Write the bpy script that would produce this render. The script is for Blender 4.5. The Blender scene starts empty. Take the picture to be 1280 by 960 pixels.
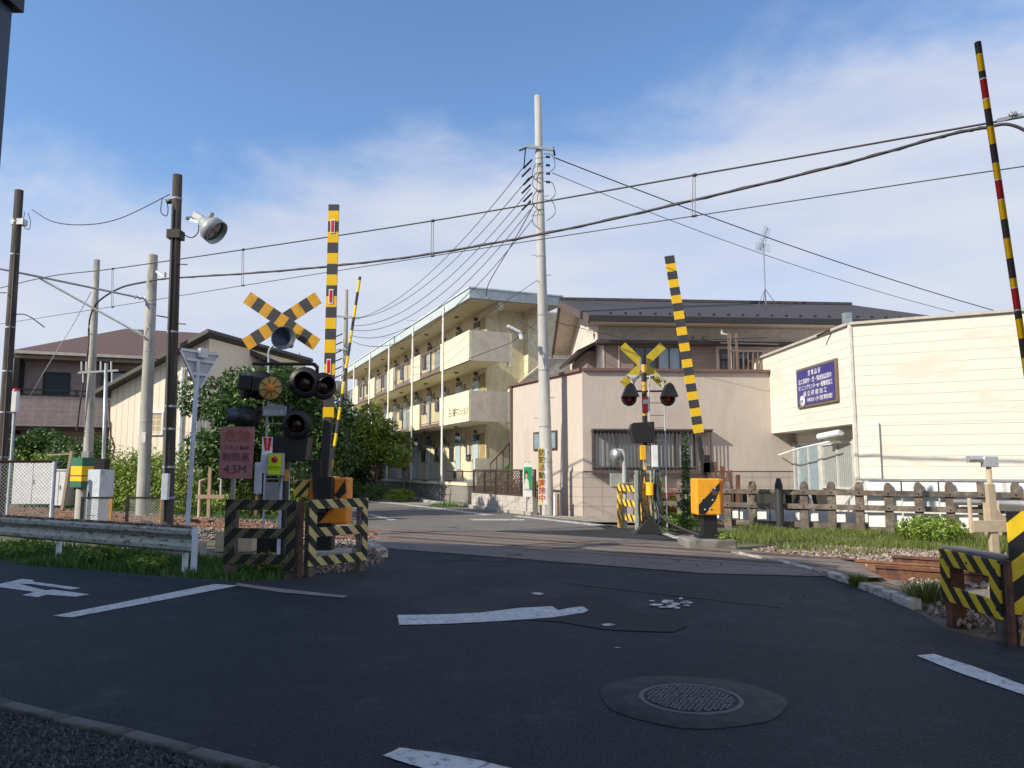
import bpy, math, random
from math import sin, cos, pi, radians, atan2, sqrt
from mathutils import Vector, Matrix, Euler
R = random.Random(7)
S = bpy.context.scene
COL = S.collection

# ---------------------------------------------------------------- camera, light, exposure
FPX, HZ, H = 960.0, 587.0, 1.5
PITCH = math.atan((HZ - 480) / FPX)
cam = bpy.data.cameras.new('camera'); co = bpy.data.objects.new('camera', cam); COL.objects.link(co)
cam.sensor_width = 36; cam.lens = 27; cam.clip_end = 3000; cam.clip_start = .05
co.location = (0, 0, H); co.rotation_euler = (pi/2 + PITCH, 0, 0); S.camera = co
SUN_EL = radians(31)
SD = Vector((-.885*cos(SUN_EL), -.465*cos(SUN_EL), sin(SUN_EL))).normalized()
sl = bpy.data.lights.new('sun', 'SUN'); sl.energy = 4.6; sl.angle = radians(.5); sl.color = (1, .90, .72)
so = bpy.data.objects.new('sun', sl); COL.objects.link(so); so.rotation_euler = SD.to_track_quat('Z', 'Y').to_euler()
W = bpy.data.worlds.new('World'); S.world = W; W.use_nodes = True
wn, wl = W.node_tree.nodes, W.node_tree.links; wn.clear()
def wnode(t, **k):
    n = wn.new(t)
    for a, b in k.items(): setattr(n, a, b)
    return n
sky = wnode('ShaderNodeTexSky', sky_type='NISHITA', sun_disc=False, sun_elevation=SUN_EL, sun_rotation=atan2(SD.x, SD.y) % (2*pi), air_density=1.0, dust_density=.6, ozone_density=2.6)
bg = wnode('ShaderNodeBackground'); bg.inputs[1].default_value = .15
out = wnode('ShaderNodeOutputWorld'); wl.new(bg.outputs[0], out.inputs[0])
tc = wnode('ShaderNodeTexCoord')
sep = wnode('ShaderNodeSeparateXYZ'); wl.new(tc.outputs['Generated'], sep.inputs[0])
def wm(op, a, b=None, c=None):
    n = wnode('ShaderNodeMath', operation=op)
    for i, v in enumerate((a, b, c)):
        if v is None: continue
        if isinstance(v, (int, float)): n.inputs[i].default_value = v
        else: wl.new(v, n.inputs[i])
    return n.outputs[0]
az = wm('ARCTAN2', sep.outputs[0], sep.outputs[1])
el = wm('ARCSINE', sep.outputs[2])
mp = wnode('ShaderNodeMapping'); mp.inputs['Scale'].default_value = (1.0, 1.0, 2.2); wl.new(tc.outputs['Generated'], mp.inputs[0])
n1 = wnode('ShaderNodeTexNoise'); n1.inputs['Scale'].default_value = 2.3; n1.inputs['Detail'].default_value = 7; n1.inputs['Roughness'].default_value = .58; n1.inputs['Distortion'].default_value = .35
wl.new(mp.outputs[0], n1.inputs['Vector'])
mp2 = wnode('ShaderNodeMapping'); mp2.inputs['Scale'].default_value = (1.2, 1.2, 5.5); mp2.inputs['Rotation'].default_value = (0, radians(14), 0); mp2.inputs['Location'].default_value = (3, 1, 2); wl.new(tc.outputs['Generated'], mp2.inputs[0])
n2 = wnode('ShaderNodeTexNoise'); n2.inputs['Scale'].default_value = 3.1; n2.inputs['Detail'].default_value = 6; n2.inputs['Roughness'].default_value = .5
wl.new(mp2.outputs[0], n2.inputs['Vector'])
bound = wm('ADD', wm('ADD', .375, wm('MULTIPLY', az, .15)), wm('MULTIPLY', wm('MULTIPLY', az, az), .12))
f = wm('ADD', wm('SUBTRACT', bound, el), wm('MULTIPLY', wm('SUBTRACT', n1.outputs[0], .5), .46))
mr = wnode('ShaderNodeMapRange', interpolation_type='SMOOTHSTEP'); wl.new(f, mr.inputs[0])
mr.inputs[1].default_value = -.08; mr.inputs[2].default_value = .10
thin = wnode('ShaderNodeMapRange', interpolation_type='SMOOTHSTEP'); wl.new(n2.outputs[0], thin.inputs[0])
thin.inputs[1].default_value = .25; thin.inputs[2].default_value = .62; thin.inputs[3].default_value = .80; thin.inputs[4].default_value = .98
mask = wm('MULTIPLY', mr.outputs[0], thin.outputs[0])
cmix = wnode('ShaderNodeMix', data_type='RGBA'); wl.new(mask, cmix.inputs[0]); stv = wnode('ShaderNodeVectorMath', operation='MULTIPLY'); wl.new(sky.outputs[0], stv.inputs[0]); stv.inputs[1].default_value = (.90, 1.03, 1.14); wl.new(stv.outputs[0], cmix.inputs[6])
cramp = wnode('ShaderNodeMix', data_type='RGBA'); wl.new(n2.outputs[0], cramp.inputs[0])
CB = 5.3
cramp.inputs[6].default_value = (.56*CB, .63*CB, .80*CB, 1); cramp.inputs[7].default_value = (.80*CB, .83*CB, .93*CB, 1)
wl.new(cramp.outputs[2], cmix.inputs[7]); wl.new(cmix.outputs[2], bg.inputs[0])
S.view_settings.view_transform = 'Standard'; S.view_settings.look = 'None'; S.view_settings.gamma = 1
S.view_settings.exposure = 0.3
S.render.engine = 'CYCLES'

# ---------------------------------------------------------------- measuring helpers (photo pixel -> metres)
def P(x, y, Y):
    v = (480 - y) / FPX
    t = Y / (cos(PITCH) - v*sin(PITCH))
    return Vector((t*(x-640)/FPX, Y, H + t*(sin(PITCH) + v*cos(PITCH))))
def G(x, y, z=0.0):
    v = (480 - y) / FPX
    t = (z - H) / (sin(PITCH) + v*cos(PITCH))
    return Vector((t*(x-640)/FPX, t*(cos(PITCH) - v*sin(PITCH)), z))

# ---------------------------------------------------------------- materials
MATS = {}
def M(name, col, rough=.75, metal=0.0, var=.14, scale=6, bump=.15, bscale=60, dirt=None, dscale=2.5, dthr=.55, stripe=None, island=0, lines=None, trans=0, emit=0, stretch=None, spec=.5):
    """col colour; dirt second colour; stripe=(col2, ax, ay, az, period, duty); lines=(col, axis vector, period, width)"""
    if name in MATS: return MATS[name]
    m = bpy.data.materials.new(name); MATS[name] = m; m.use_nodes = True
    nt = m.node_tree; N, L = nt.nodes, nt.links; N.clear()
    b = N.new('ShaderNodeBsdfPrincipled'); o = N.new('ShaderNodeOutputMaterial')
    t = N.new('ShaderNodeTexCoord'); vec = t.outputs['Object']
    if stretch:
        mm = N.new('ShaderNodeMapping'); mm.inputs['Scale'].default_value = stretch; L.new(vec, mm.inputs[0]); svec = mm.outputs[0]
    else: svec = vec
    def noise(sc, det=5, v=svec, ro=.55):
        n = N.new('ShaderNodeTexNoise'); n.inputs['Scale'].default_value = sc; n.inputs['Detail'].default_value = det; n.inputs['Roughness'].default_value = ro
        L.new(v, n.inputs['Vector']); return n.outputs[0]
    def math_(op, a, bb=None):
        n = N.new('ShaderNodeMath'); n.operation = op
        for i, q in enumerate((a, bb)):
            if q is None: continue
            if isinstance(q, (int, float)): n.inputs[i].default_value = q
            else: L.new(q, n.inputs[i])
        return n.outputs[0]
    def mix(fac, a, bb):
        n = N.new('ShaderNodeMix'); n.data_type = 'RGBA'
        for i, q in ((0, fac), (6, a), (7, bb)):
            if isinstance(q, tuple): n.inputs[i].default_value = (*q[:3], 1)
            elif isinstance(q, (int, float)): n.inputs[i].default_value = q
            else: L.new(q, n.inputs[i])
        return n.outputs[2]
    def ramp(x, lo, hi):
        n = N.new('ShaderNodeMapRange'); L.new(x, n.inputs[0]); n.inputs[1].default_value = lo; n.inputs[2].default_value = hi; return n.outputs[0]
    def along(ax):
        d = N.new('ShaderNodeVectorMath'); d.operation = 'DOT_PRODUCT'; L.new(vec, d.inputs[0]); d.inputs[1].default_value = ax; return d.outputs['Value']
    lo = tuple(c*(1-var) for c in col); hi = tuple(min(1, c*(1+var)) for c in col)
    c = mix(ramp(noise(scale), .3, .7), lo, hi)
    if island:
        g = N.new('ShaderNodeNewGeometry')
        c = mix(math_('MULTIPLY', g.outputs['Random Per Island'], 1.0), tuple(x*(1-island) for x in col), tuple(min(1, x*(1+island)) for x in col))
    if stripe:
        c2, ax, ay, az_, per, duty = stripe
        fr = math_('FRACT', math_('DIVIDE', along((ax, ay, az_)), per))
        c = mix(math_('LESS_THAN', fr, duty), c, c2)
    if lines:
        for (lc, ax, per, wd) in (lines if isinstance(lines, list) else [lines]):
            fr = math_('FRACT', math_('ADD', math_('DIVIDE', along(ax), per), .013))
            lm = math_('LESS_THAN', fr, wd/per)
            c = mix(lm, c, lc)
    if dirt:
        dm = ramp(noise(dscale, 8, svec, .65), dthr-.04, dthr+.06)
        c = mix(dm, c, dirt)
    L.new(c, b.inputs['Base Color'])
    b.inputs['Roughness'].default_value = rough; b.inputs['Metallic'].default_value = metal
    b.inputs['Specular IOR Level'].default_value = spec
    if emit: 
        L.new(c, b.inputs['Emission Color']); b.inputs['Emission Strength'].default_value = emit
    if bump:
        bp = N.new('ShaderNodeBump'); bp.inputs['Strength'].default_value = bump; bp.inputs['Distance'].default_value = .02
        L.new(noise(bscale, 4), bp.inputs['Height']); L.new(bp.outputs[0], b.inputs['Normal'])
    if trans:
        tr = N.new('ShaderNodeBsdfTranslucent'); L.new(c, tr.inputs[0]); mx = N.new('ShaderNodeMixShader'); mx.inputs[0].default_value = trans
        L.new(b.outputs[0], mx.inputs[1]); L.new(tr.outputs[0], mx.inputs[2]); L.new(mx.outputs[0], o.inputs[0])
    else: L.new(b.outputs[0], o.inputs[0])
    return m

def asphalt(name, col, col2, patch, rough=.82, crack=True, dust=None, gritsc=110):
    m = bpy.data.materials.new(name); MATS[name] = m; m.use_nodes = True
    N, L = m.node_tree.nodes, m.node_tree.links; b = N['Principled BSDF']
    t = N.new('ShaderNodeTexCoord'); v = t.outputs['Object']
    def noise(sc, det=4, ro=.6, vv=v):
        n = N.new('ShaderNodeTexNoise'); n.inputs['Scale'].default_value = sc; n.inputs['Detail'].default_value = det; n.inputs['Roughness'].default_value = ro; L.new(vv, n.inputs['Vector']); return n.outputs[0]
    def rng(x, a, c, d=0, e=1):
        n = N.new('ShaderNodeMapRange'); L.new(x, n.inputs[0]); n.inputs[1].default_value = a; n.inputs[2].default_value = c; n.inputs[3].default_value = d; n.inputs[4].default_value = e; return n.outputs[0]
    def mix(f, a, c):
        n = N.new('ShaderNodeMix'); n.data_type = 'RGBA'
        for i, q in ((0, f), (6, a), (7, c)):
            if isinstance(q, tuple): n.inputs[i].default_value = (*q[:3], 1)
            elif isinstance(q, (int, float)): n.inputs[i].default_value = q
            else: L.new(q, n.inputs[i])
        return n.outputs[2]
    c = mix(rng(noise(.8, 6), .35, .7), col, col2)
    vo = N.new('ShaderNodeTexVoronoi'); vo.inputs['Scale'].default_value = gritsc; L.new(v, vo.inputs['Vector'])
    g = N.new('ShaderNodeSeparateColor'); L.new(vo.outputs['Color'], g.inputs[0])
    c = mix(rng(g.outputs[0], .78, 1, 0, .55), c, patch)
    c = mix(rng(noise(9, 5, .7), .42, .62, 0, .45), c, col)
    if dust:
        c = mix(rng(noise(1.6, 9, .72), .56, .70, 0, .6), c, dust)
        c = mix(rng(noise(11, 8, .8), .60, .68, 0, .35), c, dust)
    if crack:
        mm = N.new('ShaderNodeMapping'); L.new(v, mm.inputs[0])
        ad = N.new('ShaderNodeMix'); ad.data_type = 'VECTOR'; nn = N.new('ShaderNodeTexNoise'); nn.inputs['Scale'].default_value = 2.2; nn.inputs['Detail'].default_value = 5; L.new(v, nn.inputs['Vector'])
        ad.inputs[0].default_value = .16; L.new(v, ad.inputs[4]); L.new(nn.outputs['Color'], ad.inputs[5])
        vc = N.new('ShaderNodeTexVoronoi'); vc.feature = 'DISTANCE_TO_EDGE'; vc.inputs['Scale'].default_value = 2.4; L.new(ad.outputs[1], vc.inputs['Vector'])
        lim = N.new('ShaderNodeMath'); lim.operation = 'MULTIPLY'; L.new(rng(vc.outputs['Distance'], 0, .03, 1, 0), lim.inputs[0]); L.new(rng(noise(.35, 3), .5, .58), lim.inputs[1])
        c = mix(lim.outputs[0], c, (.012, .012, .013))
    L.new(c, b.inputs['Base Color']); b.inputs['Roughness'].default_value = rough; b.inputs['Specular IOR Level'].default_value = .3
    bp = N.new('ShaderNodeBump'); bp.inputs['Strength'].default_value = .5; bp.inputs['Distance'].default_value = .008
    L.new(vo.outputs['Distance'], bp.inputs['Height']); L.new(bp.outputs[0], b.inputs['Normal'])
    return m

BLACK = (.018, .018, .02); YEL = (.75, .42, .012)
m_conc = M('concrete', (.36, .35, .32), .85, dirt=(.2, .19, .17), dscale=3, dthr=.6, bump=.3)
m_pole = M('pole concrete', (.33, .325, .30), .8, dirt=(.21, .205, .185), dscale=1.2, dthr=.55, stretch=(3, 3, .5), bump=.15)
m_polew = M('pale pole concrete', (.39, .39, .38), .75, dirt=(.31, .31, .30), dscale=1.5, dthr=.6, stretch=(3, 3, .4), bump=.1)
m_wpole = M('dark wooden pole', (.045, .036, .03), .85, dirt=(.10, .085, .075), dscale=3, dthr=.55, stretch=(6, 6, .3), bump=.5, bscale=40)
m_steel = M('galvanised steel', (.42, .44, .46), .45, .7, bump=.05)
m_white = M('white paint', (.72, .74, .76), .5, dirt=(.5, .48, .42), dscale=5, dthr=.66, bump=.05)
m_bluew = M('pale blue white paint', (.50, .56, .64), .5, dirt=(.35, .38, .42), dscale=4, dthr=.62, bump=.05)
m_black = M('black paint', (.011,.011,.013), .5, bump=.05, dirt=(.03, .028, .026), dthr=.62)
m_dark = M('black rubber', (.02, .02, .022), .6, bump=0)
m_wire = M('wire', (.03, .03, .033), .6, bump=0)
m_hang = M('hanger wire', (.75, .76, .78), .5, bump=0)
m_yel = M('yellow paint', YEL, .45, dirt=(.45, .22, .02), dscale=5, dthr=.7, bump=.05)
m_yela = M('aged yellow board', (.58, .30, .012), .55, dirt=(.3, .15, .02), dscale=4, dthr=.62, bump=.05)
m_oran = M('orange paint', (.74, .25, .012), .5, dirt=(.38, .14, .04), dscale=9, dthr=.6, bump=.06)
m_red = M('red reflector', (.55, .015, .02), .35, bump=0)
m_lens = M('red lens', (.45, .008, .012), .15, bump=.1, bscale=90)
m_dlens = M('dark lens', (.022, .006, .008), .12, bump=.05)
m_grass = M('grass blades', (.17, .21, .05), .6, island=.55, bump=0, trans=.35)
m_grassd = M('lawn blades', (.06, .15, .022), .6, island=.5, bump=0, trans=.3)
m_leaf = M('dark leaves', (.06, .125, .026), .4, island=.65, bump=0, trans=.22)
m_leafm = M('green leaves', (.19, .28, .04), .45, island=.6, bump=0, trans=.3)
m_leaflt = M('light leaves', (.20, .29, .04), .5, island=.5, bump=0, trans=.35)
m_bark = M('bark', (.11, .08, .055), .9, bump=.6, bscale=25)
m_rock = M('ballast stone', (.27, .215, .18), .9, island=.6, bump=.2)
m_rust = M('rusty steel', (.15, .062, .032), .8, var=.3, dirt=(.08, .038, .024), dscale=5, dthr=.5, bump=.4)
m_rail = M('rail rust', (.19, .085, .045), .7, var=.25, dirt=(.26, .12, .06), dscale=6, dthr=.6, bump=.2)
m_wood = M('weathered sleeper wood', (.115, .095, .078), .9, var=.3, dirt=(.20, .17, .145), dscale=5, dthr=.55, bump=.7, bscale=30, stretch=(1, 1, 1))
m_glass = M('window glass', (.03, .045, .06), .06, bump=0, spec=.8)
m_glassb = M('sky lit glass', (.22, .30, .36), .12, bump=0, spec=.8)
m_curt = M('curtained glass', (.34, .36, .36), .22, stripe=((.24, .26, .27), 1, .3, 0, .13, .45), bump=0)
m_brown = M('brown metal', (.075, .05, .045), .5, bump=.05)
m_stripe_dirty = M('mossy hazard board', (.12, .115, .055), .85, stripe=((.012, .013, .012), .72, 0, -.72, .19, .55), dirt=(.03, .038, .02), dscale=7, dthr=.56, bump=.5)
m_stripe_pale = M('pale hazard board', (.52, .44, .17), .6, stripe=((.016, .016, .018), .62, 0, .62, .15, .52), dirt=(.4, .33, .15), dscale=7, dthr=.66, bump=.1)
m_stripe_y = M('bright hazard board', (.72, .52, .015), .45, stripe=((.012, .012, .013), .60, 0, .72, .165, .5), bump=.06, dirt=(.5, .36, .03), dscale=8, dthr=.7)
m_stripe_yr = M('bright hazard panel', (.72, .52, .015), .45, stripe=((.012, .012, .013), -.60, 0, .72, .25, .5), bump=.06, dirt=(.5, .36, .03), dscale=8, dthr=.7)
m_wood_y = M('peeling yellow timber', (.62, .36, .09), .8, var=.25, dirt=(.3, .19, .09), dscale=7, dthr=.52, bump=.5)

# ---------------------------------------------------------------- mesh helpers
class MB:
    def __init__(s): s.v = []; s.f = []; s.m = []; s.sm = []; s.mi = 0
    def add(s, vs, fs, smooth=False):
        b = len(s.v); s.v += [tuple(q) for q in vs]
        for q in fs: s.f.append(tuple(i+b for i in q)); s.m.append(s.mi); s.sm.append(smooth)
        return s
    def box(s, x0, x1, y0, y1, z0, z1):
        vs = [(x, y, z) for z in (z0, z1) for y in (y0, y1) for x in (x0, x1)]
        return s.add(vs, [(0,2,3,1), (4,5,7,6), (0,1,5,4), (2,6,7,3), (0,4,6,2), (1,3,7,5)])
    def bar(s, a, b, w, h, up=(0,0,1)):
        a, b = Vector(a), Vector(b); d = (b-a).normalized(); up = Vector(up)
        if abs(d.dot(up)) > .98: up = Vector((0,1,0))
        x = d.cross(up).normalized()*w/2; y = x.cross(d).normalized()*h/2
        vs = [p+sx*x+sy*y for p in (a, b) for sx, sy in ((-1,-1), (1,-1), (1,1), (-1,1))]
        return s.add(vs, [(0,1,2,3), (7,6,5,4), (0,4,5,1), (1,5,6,2), (2,6,7,3), (3,7,4,0)])
    def tube(s, pts, r, n=12, r1=None, caps=True):
        pts = [Vector(p) for p in pts]; k = len(pts)
        rs = r if isinstance(r, (list, tuple)) else [r + ((r1 if r1 is not None else r)-r)*i/(k-1) for i in range(k)]
        vs = []; ref = None
        for i, p in enumerate(pts):
            d = (pts[min(i+1, k-1)] - pts[max(i-1, 0)]).normalized()
            if ref is None: ref = Vector((0,0,1)) if abs(d.z) < .9 else Vector((1,0,0))
            x = d.cross(ref)
            if x.length < 1e-4: x = d.cross(Vector((0,1,0)))
            x.normalize(); y = d.cross(x).normalized(); ref = -y if False else ref
            for j in range(n):
                a = 2*pi*j/n; vs.append(p + x*cos(a)*rs[i] + y*sin(a)*rs[i])
        fs = [(i*n+j, i*n+(j+1)%n, (i+1)*n+(j+1)%n, (i+1)*n+j) for i in range(k-1) for j in range(n)]
        s.add(vs, fs, True)
        if caps:
            b = len(s.v) - k*n
            for base in (b, b+(k-1)*n): s.f.append(tuple(range(base, base+n))); s.m.append(s.mi); s.sm.append(False)
        return s
    def lathe(s, prof, c=(0,0,0), axis=(0,0,1), n=24):
        """prof list of (r, h) along axis"""
        ax = Vector(axis).normalized(); c = Vector(c); x = ax.orthogonal().normalized(); y = ax.cross(x)
        vs = [c + ax*h + (x*cos(2*pi*j/n)+y*sin(2*pi*j/n))*max(r, 1e-4) for r, h in prof for j in range(n)]
        k = len(prof)
        return s.add(vs, [(i*n+j, i*n+(j+1)%n, (i+1)*n+(j+1)%n, (i+1)*n+j) for i in range(k-1) for j in range(n)], True)
    def prism(s, poly, ax, a0, a1):
        """poly 2D extruded along axis ax ('x','y','z')"""
        def q(p, a): return {'x': (a, p[0], p[1]), 'y': (p[0], a, p[1]), 'z': (p[0], p[1], a)}[ax]
        n = len(poly); vs = [q(p, a0) for p in poly] + [q(p, a1) for p in poly]
        return s.add(vs, [tuple(range(n)), tuple(range(2*n-1, n-1, -1))] + [(i, (i+1)%n, n+(i+1)%n, n+i) for i in range(n)])
    def quad(s, *p): return s.add(p, [tuple(range(len(p)))])
    def build(s, name, mat, parent=None, loc=(0,0,0), rot=(0,0,0), bevel=0, col=None):
        me = bpy.data.meshes.new(name); me.from_pydata(s.v, [], s.f)
        mats = mat if isinstance(mat, (list, tuple)) else [mat]
        for q in mats: me.materials.append(q)
        me.polygons.foreach_set('material_index', s.m); me.polygons.foreach_set('use_smooth', s.sm); me.update()
        o = bpy.data.objects.new(name, me); COL.objects.link(o); o.location = loc; o.rotation_euler = rot
        if parent: o.parent = parent
        if bevel:
            bv = o.modifiers.new('bevel', 'BEVEL'); bv.width = bevel; bv.segments = 2; bv.limit_method = 'ANGLE'; bv.angle_limit = radians(45)
        return o
def box(*a): return MB().box(*a)
def thing(name, label, cat, loc=(0,0,0), rotz=0, group=None):
    o = bpy.data.objects.new(name, None); COL.objects.link(o); o.location = loc; o.rotation_euler = (0, 0, rotz)
    o.empty_display_size = .2; o['label'] = label; o['category'] = cat
    if group: o['group'] = group
    return o
def tag(o, label, cat, group=None, kind=None):
    o['label'] = label; o['category'] = cat
    if group: o['group'] = group
    if kind: o['kind'] = kind
    return o
def struct(o, label=None): o['kind'] = 'structure'; return o
def poly_sheet(name, pts, z, mat, thick=0):
    import bmesh
    bm = bmesh.new(); vs = [bm.verts.new((p[0], p[1], z)) for p in pts]; f = bm.faces.new(vs); 
    if f.normal.z < 0 or True:
        bm.normal_update()
        if f.normal.z < 0: bmesh.ops.reverse_faces(bm, faces=[f])
    bmesh.ops.triangulate(bm, faces=bm.faces[:])
    me = bpy.data.meshes.new(name); bm.to_mesh(me); bm.free(); me.materials.append(mat)
    o = bpy.data.objects.new(name, me); COL.objects.link(o); return o
def text(s, size, mat, parent, loc, rot=(pi/2,0,0), xs=1.0, name='lettering', align='CENTER', ext=.003, spacing=1.0, lh=1.0, bold=.0):
    cu = bpy.data.curves.new(name, 'FONT'); cu.body = s; cu.size = size; cu.align_x = align; cu.align_y = 'CENTER'; cu.extrude = ext; cu.space_character = spacing; cu.space_line = lh; cu.resolution_u = 3; cu.offset = bold
    t = bpy.data.objects.new(name, cu); COL.objects.link(t); bpy.context.view_layer.update()
    me = bpy.data.meshes.new_from_object(t.evaluated_get(bpy.context.evaluated_depsgraph_get()))
    bpy.data.objects.remove(t); me.materials.clear(); me.materials.append(mat)
    for v in me.vertices: v.co.x *= xs
    o = bpy.data.objects.new(name, me); COL.objects.link(o); o.location = loc; o.rotation_euler = rot; o.parent = parent
    return o
def window(par, x0, x1, z0, z1, y=0, fr=.05, out=-.05, fm=None, gm=None, mull=(0.5,), name='window', bars=()):
    """frame proud of a wall whose face is at y (outside = -y) with one pane and mullions"""
    fm = fm or m_brown; gm = gm or m_glass
    b = MB(); yo, yi = y+out, y+.02
    b.box(x0, x1, yo, yi, z1-fr, z1).box(x0, x1, yo-.02, yi, z0, z0+fr).box(x0, x0+fr, yo, yi, z0+fr, z1-fr).box(x1-fr, x1, yo, yi, z0+fr, z1-fr)
    for k in mull: xm = x0+(x1-x0)*k; b.box(xm-fr*.45, xm+fr*.45, yo+.012, yi, z0+fr, z1-fr)
    for k in bars: zm = z0+(z1-z0)*k; b.box(x0+fr, x1-fr, yo+.016, yi, zm-.012, zm+.012)
    w = b.build(name, fm, par)
    box(x0+fr, x1-fr, y-.014, y-.006, z0+fr, z1-fr).build('pane', gm, w)
    return w
def wire(name, label, pts, r=.012, mat=None, group=None, cat='wire', n=5, sag=0, seg=18):
    pts = [Vector(p) for p in pts]
    if sag:
        q = []
        for a, b in zip(pts[:-1], pts[1:]):
            for i in range(seg): t = i/seg; q.append(a.lerp(b, t) - Vector((0,0,sag*4*t*(1-t))))
        pts = q+[pts[-1]]
    return tag(MB().tube(pts, r, n).build(name, mat or m_wire), label, cat, group)
def spline(pts, seg=8):
    pts = [Vector(p) for p in pts]; q = []
    for i in range(len(pts)-1):
        p0, p1, p2, p3 = pts[max(i-1,0)], pts[i], pts[i+1], pts[min(i+2,len(pts)-1)]
        for k in range(seg):
            t = k/seg; q.append(.5*((2*p1)+(p2-p0)*t+(2*p0-5*p1+4*p2-p3)*t*t+(3*p1-p0-3*p2+p3)*t**3))
    return q+[pts[-1]]

# ---------------------------------------------------------------- the track frame
TC = Vector((6.3, 11.5, 0)); TU = Vector((.825, -.565, 0)).normalized(); TN = Vector((-TU.y, TU.x, 0))
def T(u, n, z=0): return TC + TU*u + TN*n + Vector((0,0,z))
TROT = atan2(TU.y, TU.x)
# ---------------------------------------------------------------- ground, roads
m_soil = M('soil', (.17, .14, .10), .95, dirt=(.09, .11, .04), dscale=.8, dthr=.5, bump=.6, bscale=20)
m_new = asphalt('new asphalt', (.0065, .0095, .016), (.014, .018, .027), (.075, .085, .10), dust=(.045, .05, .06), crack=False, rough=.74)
m_old = asphalt('old asphalt', (.018, .020, .026), (.038, .040, .046), (.12, .125, .13), dust=(.07, .068, .066))
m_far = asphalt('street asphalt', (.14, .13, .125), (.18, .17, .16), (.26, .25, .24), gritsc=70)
m_patch = asphalt('patch asphalt', (.017, .019, .024), (.028, .030, .036), (.08, .082, .088), rough=.85, crack=False)
m_deck = asphalt('crossing deck', (.15, .125, .11), (.23, .20, .18), (.3, .27, .25), dust=(.10, .08, .068))
m_line = M('road paint', (.50, .51, .52), .75, dirt=(.20, .20, .20), dscale=16, dthr=.58, bump=.3, bscale=90)
m_line2 = M('worn road paint', (.55, .55, .53), .75, dirt=(.17, .17, .165), dscale=7, dthr=.52, bump=.3, bscale=90)
me = MB().box(-400, 400, -150, 650, -1.2, -.06).build('ground', m_soil); struct(me)
def gp(l): return [G(x, y) for x, y in l]
road_old = gp([(0,700),(75,709),(200,720),(300,727),(350,725),(380,719),(450,707),(486,692)]) + [Vector(p) for p in ((-2.6,15.5,0),(-3.3,18.5,0),(-4.4,22,0),(-5.4,25.5,0),(-7.6,29.5,0),(-12.0,36,0),(-26,56,0),(-19.5,57,0))] + gp([(456,624)])[:0] + [Vector(p) for p in ((-8.2,39.2,0),(-4.6,34.2,0),(-1.45,30.2,0),(1.0,25.3,0),(2.2,24.7,0),(2.4,22,0))] + gp([(800,664),(840,672),(890,689),(960,702),(1040,722),(1150,766),(1180,785),(1240,800)]) + [Vector((9,5.2,0)), Vector((40,-6,0)), Vector((40,-60,0)), Vector((-60,-60,0)), Vector((-60,32,0)), Vector((-20,19.5,0)), Vector((-12,15.6,0))]
struct(poly_sheet('road', road_old, 0, m_old))
# newer, darker surface of the near road
near = gp([(-60,703),(75,712),(200,724),(300,731),(440,746),(520,757),(600,772),(700,779),(760,789),(860,796),(960,805),(1150,822),(1320,840)]) + [Vector((40,-6.1,0)), Vector((40,-59,0)), Vector((-59,-59,0)), Vector((-59,31,0)), Vector((-20,18.9,0))]
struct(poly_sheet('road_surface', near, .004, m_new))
farst = [Vector(p) for p in ((-3.35,18.4,0),(-4.45,22,0),(-5.45,25.5,0),(-7.65,29.5,0),(-12.05,36,0),(-26,56,0),(-19.5,57,0),(-8.2,39.1,0),(-4.6,34.1,0),(-1.45,30.1,0),(.98,25.2,0),(2.15,24.6,0),(2.35,19.6,0))]
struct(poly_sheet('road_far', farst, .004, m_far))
# long distant street ground
# crossing deck between and beside the rails
dki = [T(-10.2,-1.15), T(-12.5, 1.3), T(-4.0, 1.2), T(-1.5, .45), T(-.75,-1.0), T(-2.3,-1.15)]
dko = [T(-9.6,-2.1), T(-13.2, 2.3), T(-4.9, 2.3), T(-1.25, .55), T(-.6,-1.15), T(-2.8,-2.1)]
for v_ in dki: v_.z = .0485
for v_ in dko: v_.z = .0095
struct(MB().add(dki+dko, [(0,5,4,3,2,1)]+[(i,(i+1)%6,6+(i+1)%6,6+i) for i in range(6)]).build('crossing_deck', m_deck))
# shoulder / pavement strips beyond
m_shoulder = M('pavement concrete', (.36, .33, .29), .9, dirt=(.22, .19, .15), dscale=3, dthr=.5, bump=.4)
struct(poly_sheet('pavement', [Vector(p) for p in ((-5.4,34.6,0),(-2.1,30.6,0),(2.0,24.8,0),(2.3,25.2,0),(8.9,25.6,0),(7.0,23.2,0),(3.4,21.9,0),(2.35,22.3,0),(1.0,24.6,0),(-1.8,30,0),(-4.9,34.1,0))], .012, m_shoulder))
m_lot = M('lot concrete', (.30,.29,.27), .9, dirt=(.2,.19,.17), dscale=2, dthr=.5, bump=.3)
struct(poly_sheet('forecourt', [Vector(p) for p in ((-2.2,31.2,0),(-5.6,35.2,0),(-8.3,39.6,0),(-18,54,0),(-10,56,0),(-2,40,0),(1.5,33,0),(-.2,30.6,0))], -.02, m_lot))
def mark(pts, mat=m_line, z=.011, name='road_marking', par=None):
    g = gp(pts); q = []
    for a, b_ in zip(g, g[1:]+g[:1]):
        L_ = (b_-a).length; n = max(1, min(30, int(L_/.05)))
        for i in range(n):
            p = a.lerp(b_, i/n); j = .0035 if i else .001
            q.append(p+Vector((R.uniform(-j,j), R.uniform(-j,j), 0)))
    return poly_sheet(name, q, z, mat)
struct(mark([(66,771),(268,731),(298,733),(90,773)]))
struct(mark([(497,770),(560,769),(600,767),(625,764),(650,761),(690,759),(698,764),(712,761),(728,759),(736,764),(730,767),(690,773),(620,778),(560,781),(499,782.5)]))
struct(mark([(478,947),(500,937),(545,943),(600,953),(640,963),(700,985),(600,985)]))
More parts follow.
